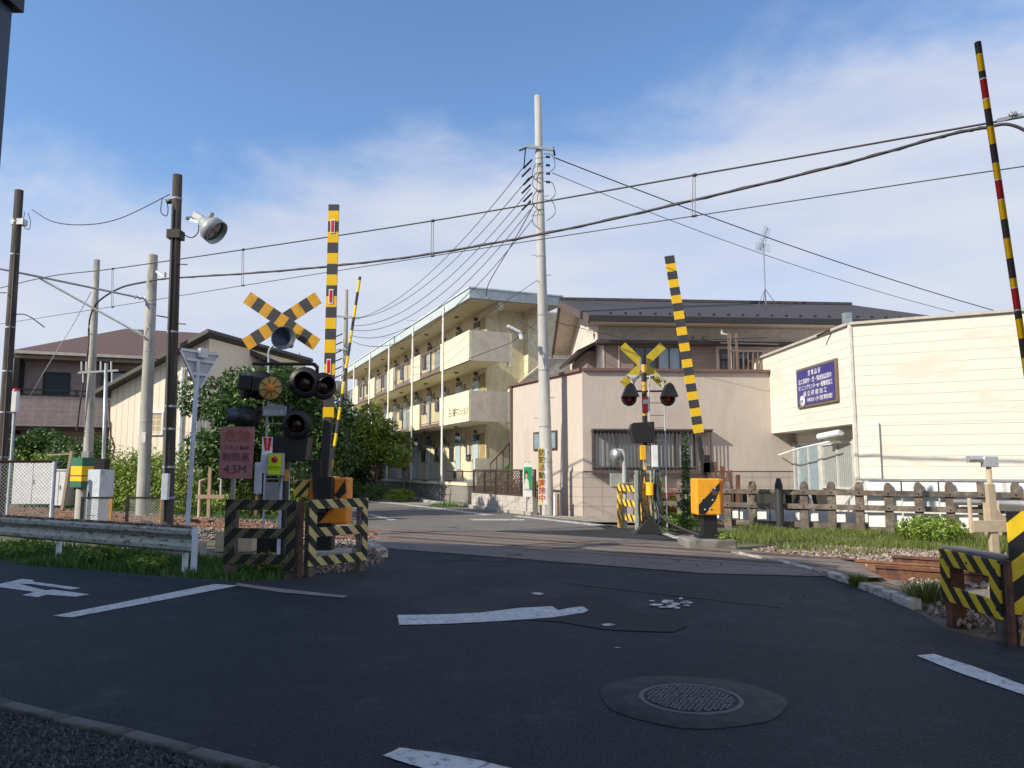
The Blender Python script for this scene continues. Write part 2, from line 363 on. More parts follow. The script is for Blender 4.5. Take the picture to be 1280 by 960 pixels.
struct(mark([(1146,821),(1168,819),(1215,834),(1290,862),(1290,874),(1200,843)]))
struct(mark([(-14,734),(28,724.5),(42,726),(41,728),(101,736),(90,738),(40,731),(22,730.5),(58,739),(66,738),(112,744),(95,747),(58,744.5),(47,747.5),(27,745),(44,741),(0,735),(-14,737)]))
for a in ([(457,626),(500,629),(620,644),(605,644.5),(500,631),(457,627.5)], [(457,643.5),(464,643),(497,650.5),(487,651)], [(586,649),(655,649.3),(656,651),(590,651)], [(641,646),(650,645),(760,657),(740,657.5)], [(810,661.5),(820,663),(870,678),(905,688),(960,699),(1000,707),(1040,718),(1032,719),(990,709),(950,702),(895,690),(860,680)]):
    struct(mark(a, m_line2))
for cx, cy, w, h in [(822,757,9,1.6),(834,753,8,2.6),(845,756,7,1.8),(838,759,8,1.6),(851,749,3,1.5),(858,754,8,2),(828,760,5,1),(847,761,4,1),(815,752,4,.8),(858,758,5,1),(760,782,9,1.6),(672,743,8,1.5),(553,779,0,0),(772,811,4,.5)]:
    if w:
        n = 9; struct(mark([(cx+w*cos(2*pi*i/n)*R.uniform(.7,1.2), cy+h*sin(2*pi*i/n)*R.uniform(.7,1.2)) for i in range(n)], m_line2))
# repair patches and seams on the near side of the deck
struct(poly_sheet('road_patch', gp([(600,771),(622,764),(640,757),(672,752),(700,747),(735,746),(762,749),(771,757),(790,763),(812,771),(838,774),(860,783),(842,791),(800,790),(760,788),(728,783),(700,778),(650,775)]), .008, m_patch))
# rough tar joints / seams
m_tar = M('tar joint', (.03,.028,.027), .7, bump=.2)
m_seam = M('worn concrete joint', (.20,.19,.17), .85, bump=.3)
struct(poly_sheet('road_joint', gp([(296,730),(360,738),(434,746),(430,748.5),(350,741.5),(294,733)]), .0125, m_seam))
def strip(a, b, w, mat, z, name='road_joint', wob=.02, n=14):
    a, b = Vector(a), Vector(b); d = (b-a).normalized(); nn = Vector((-d.y, d.x, 0)); L1, L2 = [], []
    for i in range(n+1):
        p = a.lerp(b, i/n)+nn*R.uniform(-wob, wob); L1.append(p+nn*w/2*R.uniform(.6,1.3)); L2.append(p-nn*w/2*R.uniform(.6,1.3))
    return struct(poly_sheet(name, L1+L2[::-1], z, mat))
for n_, w in ((-.66,.07),(-.48,.06),(.48,.06),(.66,.07),(-1.05,.05),(1.15,.05),(0,.03)):
    strip(T(-11.0-.9*n_, n_), T(-1.3, n_), w, m_tar, .0525 if abs(n_) < 1 else .0505)
strip(G(560,700), G(760,705), .05, m_tar, .009); strip(G(700,728), G(980,760), .04, m_tar, .0095)

# rails (each running the whole width of view, rail heads set in the deck)
def rail(nv, label):
    b = MB(); prof = [(-.065,-.12),(.065,-.12),(.065,-.10),(.012,-.085),(.012,.012),(.034,.02),(.034,.052),(-.034,.052),(-.034,.02),(-.012,.012),(-.012,-.085),(-.065,-.10)]
    b.prism(prof, 'x', -60, 30)
    return tag(b.build('rail', m_rail, None, T(0, nv, 0), (0,0,TROT)), label, 'rail', 'rails of the railway track')
rail(-.57, 'rusty rail nearest the road, on the camera side'); rail(.57, 'rusty rail on the far side of the track')
for nv, lab in ((-.80, 'rusty guard bar beside the nearer rail, right of the road'), (.74, 'rusty guard bar beside the farther rail, right of the road')):
    b = MB(); b.prism([(-.05,-.1),(.06,-.1),(.06,-.07),(.0,-.05),(.0,.09),(.05,.10),(.05,.135),(-.05,.135),(-.05,.10),(-.02,.09),(-.02,-.05),(-.05,-.07)], 'x', -.75, 9)
    tag(b.build('guard_rail_bar', m_rust, None, T(0, nv, 0), (0,0,TROT)), lab, 'rail')
# sleepers that show at the sides
for side, rg in (('left of the road', [-11.5-.62*i for i in range(40)]), ('right of the road', [.9+.62*i for i in range(14)])):
    for u in rg:
        tag(box(-.11,.11,-1.05,1.05,-.2,-.055).build('sleeper', m_wood, None, T(u,0), (0,0,TROT)), 'weathered sleeper sunk in the stones, '+side, 'sleeper', 'sleepers '+side)
# ballast
def stones(name, n, region, zf, s0=.025, s1=.055, mat=m_rock, label='', seed=1):
    r = random.Random(seed); b = MB(); k = 0
    ico = [(0,0,1),(.89,0,.45),(.28,.85,.45),(-.72,.53,.45),(-.72,-.53,.45),(.28,-.85,.45),(.72,.53,-.45),(-.28,.85,-.45),(-.89,0,-.45),(-.28,-.85,-.45),(.72,-.53,-.45),(0,0,-1)]
    fs = [(0,1,2),(0,2,3),(0,3,4),(0,4,5),(0,5,1),(1,6,2),(2,7,3),(3,8,4),(4,9,5),(5,10,1),(2,6,7),(3,7,8),(4,8,9),(5,9,10),(1,10,6)]
    for _ in range(n):
        p = region(r); s = r.uniform(s0, s1); E = Euler((r.uniform(0,6),r.uniform(0,6),r.uniform(0,6))).to_matrix()
        sc = Vector((r.uniform(.7,1.3), r.uniform(.6,1.1), r.uniform(.5,.9)))*s
        b.add([E @ Vector((v[0]*sc.x*r.uniform(.8,1.2), v[1]*sc.y, v[2]*sc.z)) + Vector((p[0],p[1],zf(p)+r.uniform(-.01,.02))) for v in ico], fs)
    o = b.build(name, mat); tag(o, label, 'ballast', None, 'stuff'); return o
def tri_pick(a, b, c, r):
    u, v = r.random(), r.random()
    if u+v > 1: u, v = 1-u, 1-v
    return a + (b-a)*u + (c-a)*v
def polyreg(pts):
    tris = [(pts[0], pts[i], pts[i+1]) for i in range(1, len(pts)-1)]
    ar = [max(1e-6, (b-a).cross(c-a).length) for a, b, c in tris]
    return lambda r: tri_pick(*r.choices(tris, ar)[0], r)
zl = lambda p: -.045
m_bed = M('ballast bed', (.21, .17, .14), .95, var=.4, scale=25, bump=1, bscale=30)
bedR = [T(-1.2,.5), T(-.65,-1.1), T(.3,-2.2), T(1.6,-2.45), T(14,-2.7), T(14,3.7), T(-3.4,3.7), T(-3.5,1.3)]
bedL = [T(-9.4,-2.6), T(-12.4,2.4), T(-40,2.5), T(-40,-2.5), T(-14,-2.8)]
struct(poly_sheet('track_bed', bedR, -.05, m_bed)); struct(poly_sheet('track_bed', bedL, -.05, m_bed))
def rR(r):
    if r.random() < .3:
        n = r.uniform(.6, 3.6); return T(r.uniform(-1.2 if n < 1.25 else -3.3, .6), n)
    u = r.uniform(-.3, 7.5) if r.random() < .9 else r.uniform(7.5,13)
    lo = -2.2 if u > 1.2 else -1.1; return T(u, r.uniform(lo, 3.6))
stones('ballast', 26000, rR, zl, label='brown ballast stones round the rails right of the crossing', seed=2)
def rLb(r):
    n = r.uniform(-2.7,2.2); return T(-11.3-.62*n-r.random()**1.4*22, n)
stones('ballast', 7000, rLb, zl, .03, .06, label='brown ballast stones round the rails left of the crossing', seed=3)
stones('gravel', 5200, polyreg([G(-40,885), G(80,908), G(200,938), G(330,980), G(100,1100), G(-60,1000)]), lambda p: .0, .006, .016, M('grey gravel', (.055,.063,.075), .9, island=.7, bump=.1), 'fine grey gravel behind the kerb in the bottom left corner', 4)
stones('rubble', 500, polyreg([G(378,722), G(450,712), G(480,702), G(470,680), G(400,700)]), lambda p: .0, .015, .04, m_rock, 'loose stones round the foot of the pale striped board', 5)
stones('rubble', 420, polyreg([G(1160,765), G(1255,800), G(1290,800), G(1290,760), G(1180,740)]), lambda p: .0, .015, .04, m_rock, 'loose stones round the foot of the bright striped panels', 6)
struct(poly_sheet('verge', gp([(-40,880),(80,905),(200,935),(345,975),(200,1200),(-60,1100)]), .009, M('gravel bed', (.035,.038,.044), .95, var=.4, scale=40, bump=1, bscale=60)))

# kerbs
def kerb_run(pts, w, h, mat, label, group, inset=.008):
    pts = [Vector(p) for p in pts]
    for i, (a, b) in enumerate(zip(pts[:-1], pts[1:])):
        d = (b-a); a2, b2 = a+d*.01, b-d*.01
        bb = MB().bar(a2+Vector((0,0,h/2-.03)), b2+Vector((0,0,h/2-.03)), w, h+.06)
        c = (a+b)/2
        bb.v = [(x-c.x, y-c.y, z) for x, y, z in bb.v]
        tag(bb.build('kerb', mat, None, (c.x, c.y, 0), bevel=.015), label, 'kerb', group)
m_kerb = M('kerb stone', (.11,.115,.11), .85, dirt=(.05,.055,.045), dscale=3, dthr=.55, bump=.4)
m_kerbw = M('whitewashed kerb', (.52,.48,.42), .85, dirt=(.25,.20,.16), dscale=5, dthr=.5, bump=.5)
KB = spline([G(-60,870), G(0,883), G(80,904), G(160,922), G(240,944), G(330,968), G(420,1000)], 1)
kerb_run(KB, .10, .035, m_kerb, 'grey kerb stone along the gravel corner in the bottom left', 'kerb stones of the near corner')
kerb_run([G(918,694), G(975,706), G(1040,721), G(1092,738), G(1145,757)], .15, .07, m_kerbw, 'whitewashed kerb curving round to the right of the crossing', 'white kerb stones right of the crossing')
kerb_run([G(478,697), Vector((-2.85,15.4,0)), Vector((-3.2,16.6,0))], .2, .13, m_kerbw, 'speckled white kerb block by the pale striped board', 'kerb blocks left of the crossing')
kerb_run([(-5.55,25.9,0),(-7.75,29.7,0),(-12.2,36.2,0)], .18, .12, m_kerb, 'grey kerb on the left of the street beyond the crossing', 'kerbs beyond the crossing')
kerb_run([G(530,627), G(500,622), G(455,617)], .2, .14, m_conc, 'concrete kerb in front of the planting strip', 'kerbs of the planting strip')
kerb_run([G(592,634,.0), G(560,631), G(530,627)], .2, .10, m_conc, 'low kerb in front of the parked bicycle', 'kerbs by the bicycle')

# manhole
mh = thing('manhole_cover', 'round cast iron manhole cover with a studded pattern in the near road', 'manhole cover', G(863,875)+Vector((0,0,.006)))
MB().lathe([(.60,0),(.60,.003),(.325,.003)], n=48).build('collar', M('manhole collar', (.024,.026,.031), .8, var=.3, dirt=(.04,.042,.046), dscale=6, bump=.5, bscale=150), mh)
for v in mh.children[0].data.vertices:
    a = atan2(v.co.y, v.co.x); k = 1+.03*sin(3*a+1)+.015*cos(7*a)
    if sqrt(v.co.x**2+v.co.y**2) > .5: v.co.x *= k; v.co.y *= k*.95
m_iron = M('cast iron', (.11,.115,.125), .55, .4, bump=.2)
m_irond = M('iron recess', (.03,.03,.033), .8, .2, bump=.2)
MB().lathe([(.335,.0),(.335,.008),(.305,.008),(.305,.004)], n=48).build('frame', M('worn iron rim', (.10,.10,.105), .6, .3), mh)
MB().lathe([(.304,.004),(0,.004)], n=48).build('plate', m_irond, mh)
b = MB()
for i in range(-9, 10):
    for j in range(-9, 10):
        x, y = i*.033+(j%2)*.0165+R.uniform(-.004,.004), j*.031+R.uniform(-.004,.004)
        if x*x+y*y < .28**2 and abs(y) < .29:
            s_ = .011; 
            if R.random() < .5: b.box(x-.013,x+.013,y-.008,y+.008,.004,.013)
            else: b.box(x-.009,x+.009,y-.012,y+.012,.004,.013)
b.build('studs', m_iron, mh)

# ---------------------------------------------------------------- foliage
def leaf_mesh(blobs, n, size, r, flat=.0):
    b = MB(); ws = [q[1][0]*q[1][1] + q[1][0]*q[1][2] for q in blobs]
    for _ in range(n):
        c, rad = r.choices(blobs, ws)[0]
        d = Vector((r.gauss(0,1), r.gauss(0,1), r.gauss(0,1))).normalized(); k = .45+.6*r.random()**.6
        p = Vector(c)+Vector((d.x*rad[0], d.y*rad[1], d.z*rad[2]))*k
        if p.z < .02: p.z = r.uniform(.02,.2)
        nrm = (d*.6+Vector((r.gauss(0,.6), r.gauss(0,.6), r.gauss(0,.6)+.35))).normalized()
        x = nrm.orthogonal().normalized(); x.rotate(Matrix.Rotation(r.uniform(0,6.28), 3, nrm)); y = nrm.cross(x)
        s = size*r.uniform(.6,1.3)
        b.add([p-x*s, p+y*s*.42+nrm*s*.1, p+x*s, p-y*s*.42+nrm*s*.1], [(0,1,2,3)])
    return b
def clumps(r, c, rad, n, k=.36):
    """sub-blobs on an ellipsoid, uneven outline"""
    out = []
    for _ in range(n):
        d = Vector((r.gauss(0,1), r.gauss(0,1), r.gauss(0,1))).normalized(); q = r.uniform(.35,.95)
        s = r.uniform(.6,1.25)*k
        out.append((Vector(c)+Vector((d.x*rad[0], d.y*rad[1], d.z*rad[2]))*q, (rad[0]*s, rad[1]*s, rad[2]*s*.85)))
    return out
def tree(loc, label, h, rad, trunk_h, n, size, mat, seed, name='tree', trunk_r=.1, group=None, cz=None, nb=26, cat='tree', k=.36):
    r = random.Random(seed); t = thing(name, label, cat, loc, 0, group)
    cz = cz if cz is not None else (h+trunk_h)/2
    bl = clumps(r, (0,0,cz), (rad[0], rad[1], (h-cz)), nb, k)
    leaf_mesh(bl, n, size, r).build('crown', mat, t)
    b = MB(); b.tube([(0,0,-.05),(.03,.02,trunk_h*.5),(0,.05,trunk_h),(.05,0,cz)], [trunk_r, trunk_r*.8, trunk_r*.7, trunk_r*.35], 9)
    for c, _ in bl[:9]: b.tube([(0,.03,trunk_h*.8), (c.x*.5,c.y*.5,(trunk_h+c.z)/2), tuple(c)], [trunk_r*.45, trunk_r*.3, trunk_r*.12], 6)
    b.build('trunk', m_bark, t); return t
def grass(name, n, region, h0, h1, label, mat, seed, lean=.5, w=.006, zf=lambda p: -.05, patch=True):
    r = random.Random(seed); b = MB()
    from mathutils import noise as nz
    for _ in range(n):
        p = region(r)
        d = nz.noise(Vector((p[0]*.9, p[1]*.9, seed)))
        if patch and d < -.33 and r.random() < .7: continue
        h = r.uniform(h0, h1)*(1+d*.9); a = r.uniform(0, 6.28); q = Vector((cos(a), sin(a), 0)); sd = Vector((-q.y, q.x, 0))*w*r.uniform(.7,1.5)
        z = zf(p); base = Vector((p[0], p[1], z)); l = lean*h*r.random()
        b.add([base-sd, base+sd, base+q*l*.4+sd*.7+Vector((0,0,h*.6)), base+q*l*.4-sd*.7+Vector((0,0,h*.6)), base+q*l+Vector((0,0,h*r.uniform(.75,1)))], [(0,1,2,3),(3,2,4)])
    return tag(b.build(name, mat), label, 'grass', None, 'stuff')

# ---------------------------------------------------------------- apartment block (a along the gallery front, b into the block)
AO = Vector((-1.9, 33.7, 0)); ATH = atan2(.923, -.384)
ap = thing('apartment_building', 'cream three storey apartment block with open galleries and flat blue edged roof', 'apartment building', AO, ATH)
m_cream = M('cream render', (.74, .69, .50), .85, dirt=(.64,.59,.43), dscale=1.2, dthr=.6, bump=.25, bscale=120, stretch=(1,1,.4))
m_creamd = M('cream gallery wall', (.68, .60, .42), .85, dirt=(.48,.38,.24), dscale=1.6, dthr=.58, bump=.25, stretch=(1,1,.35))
m_endw = M('rough end render', (.58, .55, .46), .9, dirt=(.50,.47,.39), dscale=1.5, dthr=.55, bump=.6, bscale=90)
m_fasc = M('blue grey fascia', (.46, .54, .57), .6, dirt=(.33,.42,.45), dscale=2, dthr=.6, bump=.05)
m_soff = M('soffit', (.56, .50, .38), .85, bump=.1)
m_railb = M('brown railing', (.17, .12, .10), .5, bump=0)
m_door = M('pale blue steel door', (.42, .52, .56), .5, bump=.05)
LEN = 33.0
def A(b, a0, a1, b0, b1, z0, z1): return b.box(a0, a1, -b1, -b0, z0, z1)
F = [.94, 3.72, 6.42]; RB, RT = 9.15, 9.58
b = MB(); A(b, 2.12, LEN, 1.56, 8.2, 0, RB-.002); b.build('wall', m_creamd, ap)
b = MB(); A(b, 2.06, 2.117, 1.62, 3.56, 0, RB-.01); b.build('end_wall', m_cream, ap)
b = MB(); A(b, 1.6, 2.117, 3.563, 5.2, 0, RB-.01); b.build('stair_wall', m_cream, ap)
b = MB(); A(b, 0, LEN+.3, .0, 4.6, RB, RT); A(b, 3.6, LEN+.3, 4.603, 9.2, RB, RT); b.build('roof', m_fasc, ap)
b = MB(); A(b, -.06, LEN+.3, -.06, 4.66, RT, RT+.06); A(b, 3.5, LEN+.3, 4.663, 9.3, RT, RT+.06); b.build('roof_edge', M('pale roof trim', (.62,.68,.70), .5), ap)
b = MB(); A(b, .15, LEN, .15, 4.5, RB-.03, RB-.004); b.build('soffit', m_soff, ap)
for q in (1.56, 3.6): A(MB(), .12, 2.05, q-.1, q+.12, RB-.4, RB-.032).build('roof_bracket', m_soff, ap)
A(MB(), -.2, LEN, -.1, 1.55, .0, .94).build('ground_slab', M('dark plinth', (.22,.21,.19), .9), ap)
A(MB(), -.25, LEN, -.15, 1.56, .80, .93).build('step_edge', m_cream, ap)
for fl, zf in ((1, F[1]), (2, F[2])):
    A(MB(), .0, LEN, .0, 1.559, zf-.1, zf+.06).build('gallery_slab', m_cream, ap)
    # end panel (faces the camera) and front solid panels
    A(MB(), -.0-.004, .12, .121, 1.9, zf-.1-.004, zf+1.26).build('end_parapet', m_endw, ap)
    A(MB(), .0, .24, 1.905, 2.05, zf-.32, zf+1.24).build('end_pier', m_cream, ap)
    p0 = 3.7; segs = [(-.006, 4.3)] + [(3.7+5.6*k+4.25, 3.7+5.6*(k+1)+.6) for k in range(5)]
    for s0, s1 in segs:
        A(MB(), s0, min(s1, LEN), -.006, .12, zf-.1, zf+1.26).build('parapet', m_cream, ap)
    for k in range(5):
        r0, r1 = 3.7+5.6*k+.6, 3.7+5.6*k+4.25; bb = MB()
        A(bb, r0, r1, .02, .07, zf+1.16, zf+1.22); A(bb, r0, r1, .02, .07, zf+.12, zf+.16); A(bb, r0, r1, -.004, .11, zf-.1, zf+.07)
        a_ = r0+.06
        while a_ < r1: A(bb, a_-.009, a_+.009, .04, .055, zf+.16, zf+1.16); a_ += .21
        A(bb, (r0+r1)/2-.04, (r0+r1)/2+.04, .01, .08, zf+.07, zf+1.16)
        bb.build('railing', m_railb, ap)
        A(MB(), r0+.25, (r0+r1)/2-.3, .16, .19, zf+.08, zf+1.05).build('screen', M('frosted screen', (.36,.42,.42), .3), ap) if (k+fl) % 2 == 0 else None
for k in range(6):
    MB().tube([(3.7+5.6*k, .06, 0), (3.7+5.6*k, .06, RT-.1)], .055, 10).build('downpipe', M('white pipe', (.68,.68,.64), .5), ap)
# doors and small windows on the gallery wall
r = random.Random(5)
for fl in range(3):
    zf = F[fl]+(.06 if fl else 0)
    for k in range(6):
        for u in (0, 1):
            a0 = 2.9+5.4*k+2.7*u
            if a0 > LEN-2: continue
            d = A(MB(), a0, a0+.8, 1.50, 1.565, zf, zf+1.95).build('door', m_door if r.random() < .75 else M('white door', (.6,.6,.56), .5), ap)
            A(MB(), a0+.68, a0+.72, 1.44, 1.50, zf+.9, zf+1.05).build('handle', m_steel, d)
            A(MB(), a0-.05, a0+.85, 1.515, 1.56, zf+1.95, zf+2.25).build('transom', m_glass, ap)
            w = A(MB(), a0+1.15, a0+1.75, 1.48, 1.565, zf+1.0, zf+1.75).build('window', m_brown, ap)
            A(MB(), a0+1.2, a0+1.7, 1.465, 1.479, zf+1.05, zf+1.7).build('pane', m_glass, w)
            A(MB(), a0+2.0, a0+2.22, 1.45, 1.565, zf+1.75, zf+2.05).build('meter_box', M('meter grey', (.32,.28,.22), .6), ap)
            A(MB(), a0+.3, a0+.5, 1.42, 1.565, zf+2.32, zf+2.46).build('vent_hood', m_brown, ap)
        MB().lathe([(.11,0),(.11,-.07),(.05,-.08),(0,-.08)], (4.2+5.4*k, -.8, (F[fl+1]-.1 if fl < 2 else RB-.03)), n=12).build('ceiling_lamp', M('lamp cover brown', (.20,.15,.10), .5), ap)
rr = random.Random(77)
for fl in range(3):
    zf = F[fl]+(.06 if fl else 0)
    for k in range(5):
        a0 = 4.9+5.5*k+rr.uniform(-.5,.5)
        if rr.random() < .7:
            u_ = A(MB(), a0, a0+.75, 1.2, 1.48, zf+.02, zf+.58).build('air_conditioner', M('pale unit', (.52,.52,.48), .5), ap)
            MB().lathe([(.2,0),(.2,.012),(0,.012)], (a0+.3,-1.195,zf+.3), (0,1,0), 16).build('fan_grille', m_brown, u_)
        A(MB(), a0-1.2, a0-.95, 1.42, 1.555, zf+1.3, zf+1.75).build('water_heater', M('pale unit', (.52,.52,.48), .5), ap)
# dark opening at the near end of every gallery and its cream edge
for fl in range(3):
    zf = F[fl]+(.06 if fl else 0)
    A(MB(), 2.05, 2.14, 1.585, 1.66, zf, zf+2.4).build('corner_trim', M('lit trim', (.68,.62,.44), .8), ap)
    A(MB(), 2.16, 3.0-.2, 1.535, 1.57, zf+.1, zf+2.3).build('meter_recess', M('meter panel', (.34,.26,.13), .7), ap)
# stair: solid sloping parapet, landing and flight
pr = lambda pts, a0, a1: MB().prism([(-q[0], q[1]) for q in pts], 'x', a0, a1)
pr([(1.9,4.98),(3.95,6.6),(5.6,6.65),(5.6,5.2),(4.3,5.2),(2.3,3.62),(1.9,3.62)], -.02, .1).build('stair_parapet', m_endw, ap)
pr([(1.9,4.98),(3.95,6.6),(5.6,6.65),(5.6,6.72),(3.93,6.67),(1.9,5.06)], -.05, .13).build('stair_coping', m_cream, ap)
pr([(2.0,3.7),(4.3,5.2),(5.6,5.2),(5.6,5.35),(4.3,5.35),(2.0,3.9)], .1, 1.5).build('stair_flight', m_soff, ap)
pr([(.3,.95),(2.2,.95),(2.2,2.0),(1.5,2.0),(.3,2.0)], -.02, .1).build('ground_parapet', m_endw, ap)
g_ = M('green stair paint', (.10,.30,.08), .6)
pr([(.9,.9),(1.15,.9),(3.1,2.85),(3.1,3.1)], -.35, -.28).build('stair_stringer', g_, ap)
bb = MB()
for i in range(7): q = .9+i*.3; bb.bar((-.32,-q,.9+i*.3), (-.32,-q,1.75+i*.3), .03, .03)
bb.bar((-.32,-.9,1.75), (-.32,-2.9,3.75), .05, .05); bb.build('stair_handrail', m_brown, ap)
t_ = text('日ノ樹マンション', .44, M('black letters', (.03,.03,.03), .5, bump=0), ap, (1.45, .012, F[1]+.38), (pi/2, 0, pi), xs=.80)
# tv aerials over the roof
for k, a_ in enumerate((11.0, 17.3)):
    t = thing('roof_aerial', ('television aerial on the apartment roof, nearer the camera', 'television aerial on the apartment roof, farther down the street')[k], 'aerial', AO + Vector((-.384*a_+.923*.6, .923*a_+.384*.6, RT+.06)))
    MB().tube([(0,0,0),(0,0,.55)], .02, 6).build('mast', m_steel, t); bb = MB().bar((-.5,0,.5),(.5,0,.5),.02,.02)
    for i in range(6): bb.bar((-.5+i*.2,-.2,.5),(-.5+i*.2,.2,.5),.012,.012)
    bb.build('elements', m_steel, t)

# ---------------------------------------------------------------- pink house with the dark tiled roof
m_pink = M('pink beige render', (.51, .445, .40), .9, var=.05, dirt=(.455,.395,.355), dscale=.7, stretch=(1,1,.3), dthr=.6, bump=.35, bscale=45)
m_tile = M('pale stone tile', (.44, .385, .35), .8, bump=.2, var=.06, lines=[((.27,.23,.2), (0,0,1), .31, .018), ((.27,.23,.2), (1,0,0), .62, .02)])
m_roofd = M('dark slate roof', (.060, .055, .062), .75, var=.25, scale=12, bump=.5, bscale=20, lines=((.03,.028,.03), (0,.9,.25), .24, .022))
m_side = M('brown slatted siding', (.25, .195, .175), .7, lines=((.15,.11,.1), (0,0,1), .085, .02), bump=.1)
ph = thing('house', 'pink beige house with a dark hipped roof behind the far crossing signal', 'house', (2.3, 25.0, 0))
FR = [(2.3,25.0), (9.6,25.55), (14.6,25.95), (14.0,33), (.1,33.2), (0,29.8)]
loc = [(x-2.3, y-25.0) for x, y in FR]
MB().prism(loc, 'z', 1.43, 4.72).build('wall', m_pink, ph)
off = [(x-(.02 if i in (0,5,4) else 0), y-(.02 if i in (0,1,2) else 0)) for i, (x, y) in enumerate(loc)]
# tile dado 2 cm proud
cut = (loc[0][0]+(loc[5][0]-loc[0][0])*.19, loc[0][1]+(loc[5][1]-loc[0][1])*.19)
MB().prism([(cut[0]-.02,cut[1]-.01),(-.03,-.03),(loc[1][0],loc[1][1]-.03),(loc[2][0],loc[2][1]-.03),(loc[2][0]-.4,loc[2][1]+1),(cut[0]+.4,cut[1]+.2)], 'z', -.05, 1.42).build('tile_plinth', m_tile, ph)
MB().prism([(cut[0],cut[1]),(.3,.3),(loc[2][0]-.5,1.2),(loc[3][0],loc[3][1]),(loc[4][0],loc[4][1]),(loc[5][0],loc[5][1])], 'z', -.05, 1.429).build('lower_wall', m_pink, ph)
# brown parapet cap
cap = MB(); z0, z1 = 4.72, 4.80
for a, c in zip(loc, loc[1:]+loc[:1]): cap.bar((a[0],a[1],4.76), (c[0],c[1],4.76), .22, .09)
cap.build('parapet_cap', M('brown cap', (.16,.09,.08), .6), ph)
# thin dark joint between render and tile
MB().bar((loc[0][0],loc[0][1]-.02,1.44), (loc[2][0],loc[2][1]-.02,1.44), .04, .03).build('joint_trim', m_brown, ph)
# grilled front window in a local frame along the front wall
FA = atan2(.55, 7.3)
def fpt(px): # local x along front wall for photo column px
    r_ = (px-640)/FPX; t = (r_*25.0-2.3)/(cos(FA)-r_*sin(FA)); return t
fw = bpy.data.objects.new('front_windows', None)
fx = lambda px: fpt(px)
def in_front(o): # rotate a part into the front wall frame
    o.rotation_euler = (0,0,FA); return o
z0w, z1w = 1.47, 2.72
for x0, x1, gm in ((fx(740), fx(800), m_curt), (fx(818), fx(868), m_curt)):
    in_front(window(ph, x0, x1, z0w+.04, z1w, 0, .05, -.05, m_brown, gm, (.5,), name='window'))
in_front(box(fx(800), fx(818), -.06, .01, z0w, z1w).build('shutter_box', M('taupe panel', (.33,.28,.25), .7), ph))
gb = MB(); x0, x1 = fx(739), fx(886)
for z in (z0w-.02, z0w+.09, z1w+.02): gb.box(x0, x1, -.30, -.26, z, z+.035)
gb.box(x0-.02, x1+.04, -.34, .01, z0w-.10, z0w-.02); gb.box(x0-.02, x1+.04, -.33, .01, z1w+.05, z1w+.09)
x_ = x0
while x_ <= x1: gb.box(x_, x_+.022, -.29, -.27, z0w+.01, z1w+.04); x_ += .125
for xe in (x0, x1):
    gb.box(xe-.02, xe+.02, -.3, 0, z1w+.005, z1w+.05)
    for y_ in (-.22,-.12): gb.box(xe-.01, xe+.01, y_, y_+.02, z0w, z1w+.02)
in_front(gb.build('window_grille', M('bronze grille', (.13,.105,.095), .45, .3, bump=0), ph))
# small side window on the left wall
SA = atan2(4.8, -2.3)
def sidept(px):
    r_ = (px-640)/FPX; ux, uy = -.432, .902; return (r_*25-2.3)/(ux - r_*uy)
a0, a1 = sidept(697), sidept(668)
o = window(ph, 0, 1, 0, 1, name='side_window'); 
for c in list(o.children): bpy.data.objects.remove(c)
bpy.data.objects.remove(o)
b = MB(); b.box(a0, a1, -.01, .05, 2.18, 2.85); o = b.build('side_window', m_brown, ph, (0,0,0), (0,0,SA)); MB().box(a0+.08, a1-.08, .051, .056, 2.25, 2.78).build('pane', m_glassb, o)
MB().tube([(-2.32,4.75,0),(-2.32,4.75,4.7)], .05, 8).build('downpipe', m_brown, ph)
# upper storey, set back
UO = Vector((3.05-2.3, 26.7-25, 0)); UA = radians(4.5)
def U(o): o.location = UO; o.rotation_euler = (0,0,UA); return o
m_ub = M('upper beige render', (.64,.58,.53), .9, bump=.2)
U(MB().box(0, 11.2, 0, 6.5, 4.5, 6.66).build('upper_wall', m_ub, ph))
U(MB().prism([(0,6.665),(6.5,6.665),(3.3,7.95)], 'x', 0.0, .15).build('gable_wall', m_ub, ph))
# roof: front eave y=-1.1, ridge y=3.3, rear eave y=7.2 ; gable overhang at left, hip at right
EZ, RZ = 6.70, 8.2
ov, xr = -.55, 12.1
th = .13
rb = MB(); e0, e1 = (-ov*-1, 0), 0
xl = -.75
fr0, fr1, rd0, rd1, re0, re1 = (xl+.25,-1.1,EZ), (xr+.9,-1.1,EZ), (xl-.15,3.3,RZ), (xr-1.0,3.3,RZ), (xl+.05,7.1,EZ), (xr+.9,7.1,EZ)
for up in (0,): pass
def roofslab(pts, th, mat, name, par, place):
    n = len(pts); vs = [Vector(p) for p in pts]+[Vector(p)-Vector((0,0,th)) for p in pts]
    q = MB(); q.add(vs, [tuple(range(n)), tuple(range(2*n-1,n-1,-1))]+[(i,(i+1)%n,n+(i+1)%n,n+i) for i in range(n)])
    return place(q.build(name, mat, par))
roofslab([fr0, fr1, rd1, rd0], .14, m_roofd, 'roof', ph, U)
roofslab([rd0, rd1, re1, re0], .14, m_roofd, 'roof', ph, U)
roofslab([fr1, re1, rd1], .14, m_roofd, 'roof_hip', ph, U)
U(MB().bar(Vector(rd0)+Vector((-.02,0,.03)), Vector(rd1)+Vector((0,0,.03)), .22, .1).build('ridge_tile', m_roofd, ph))
U(MB().box(fr0[0], fr1[0], -1.2, -1.08, EZ-.22, EZ-.02).build('gutter', M('dark gutter', (.022,.02,.022), .5), ph))
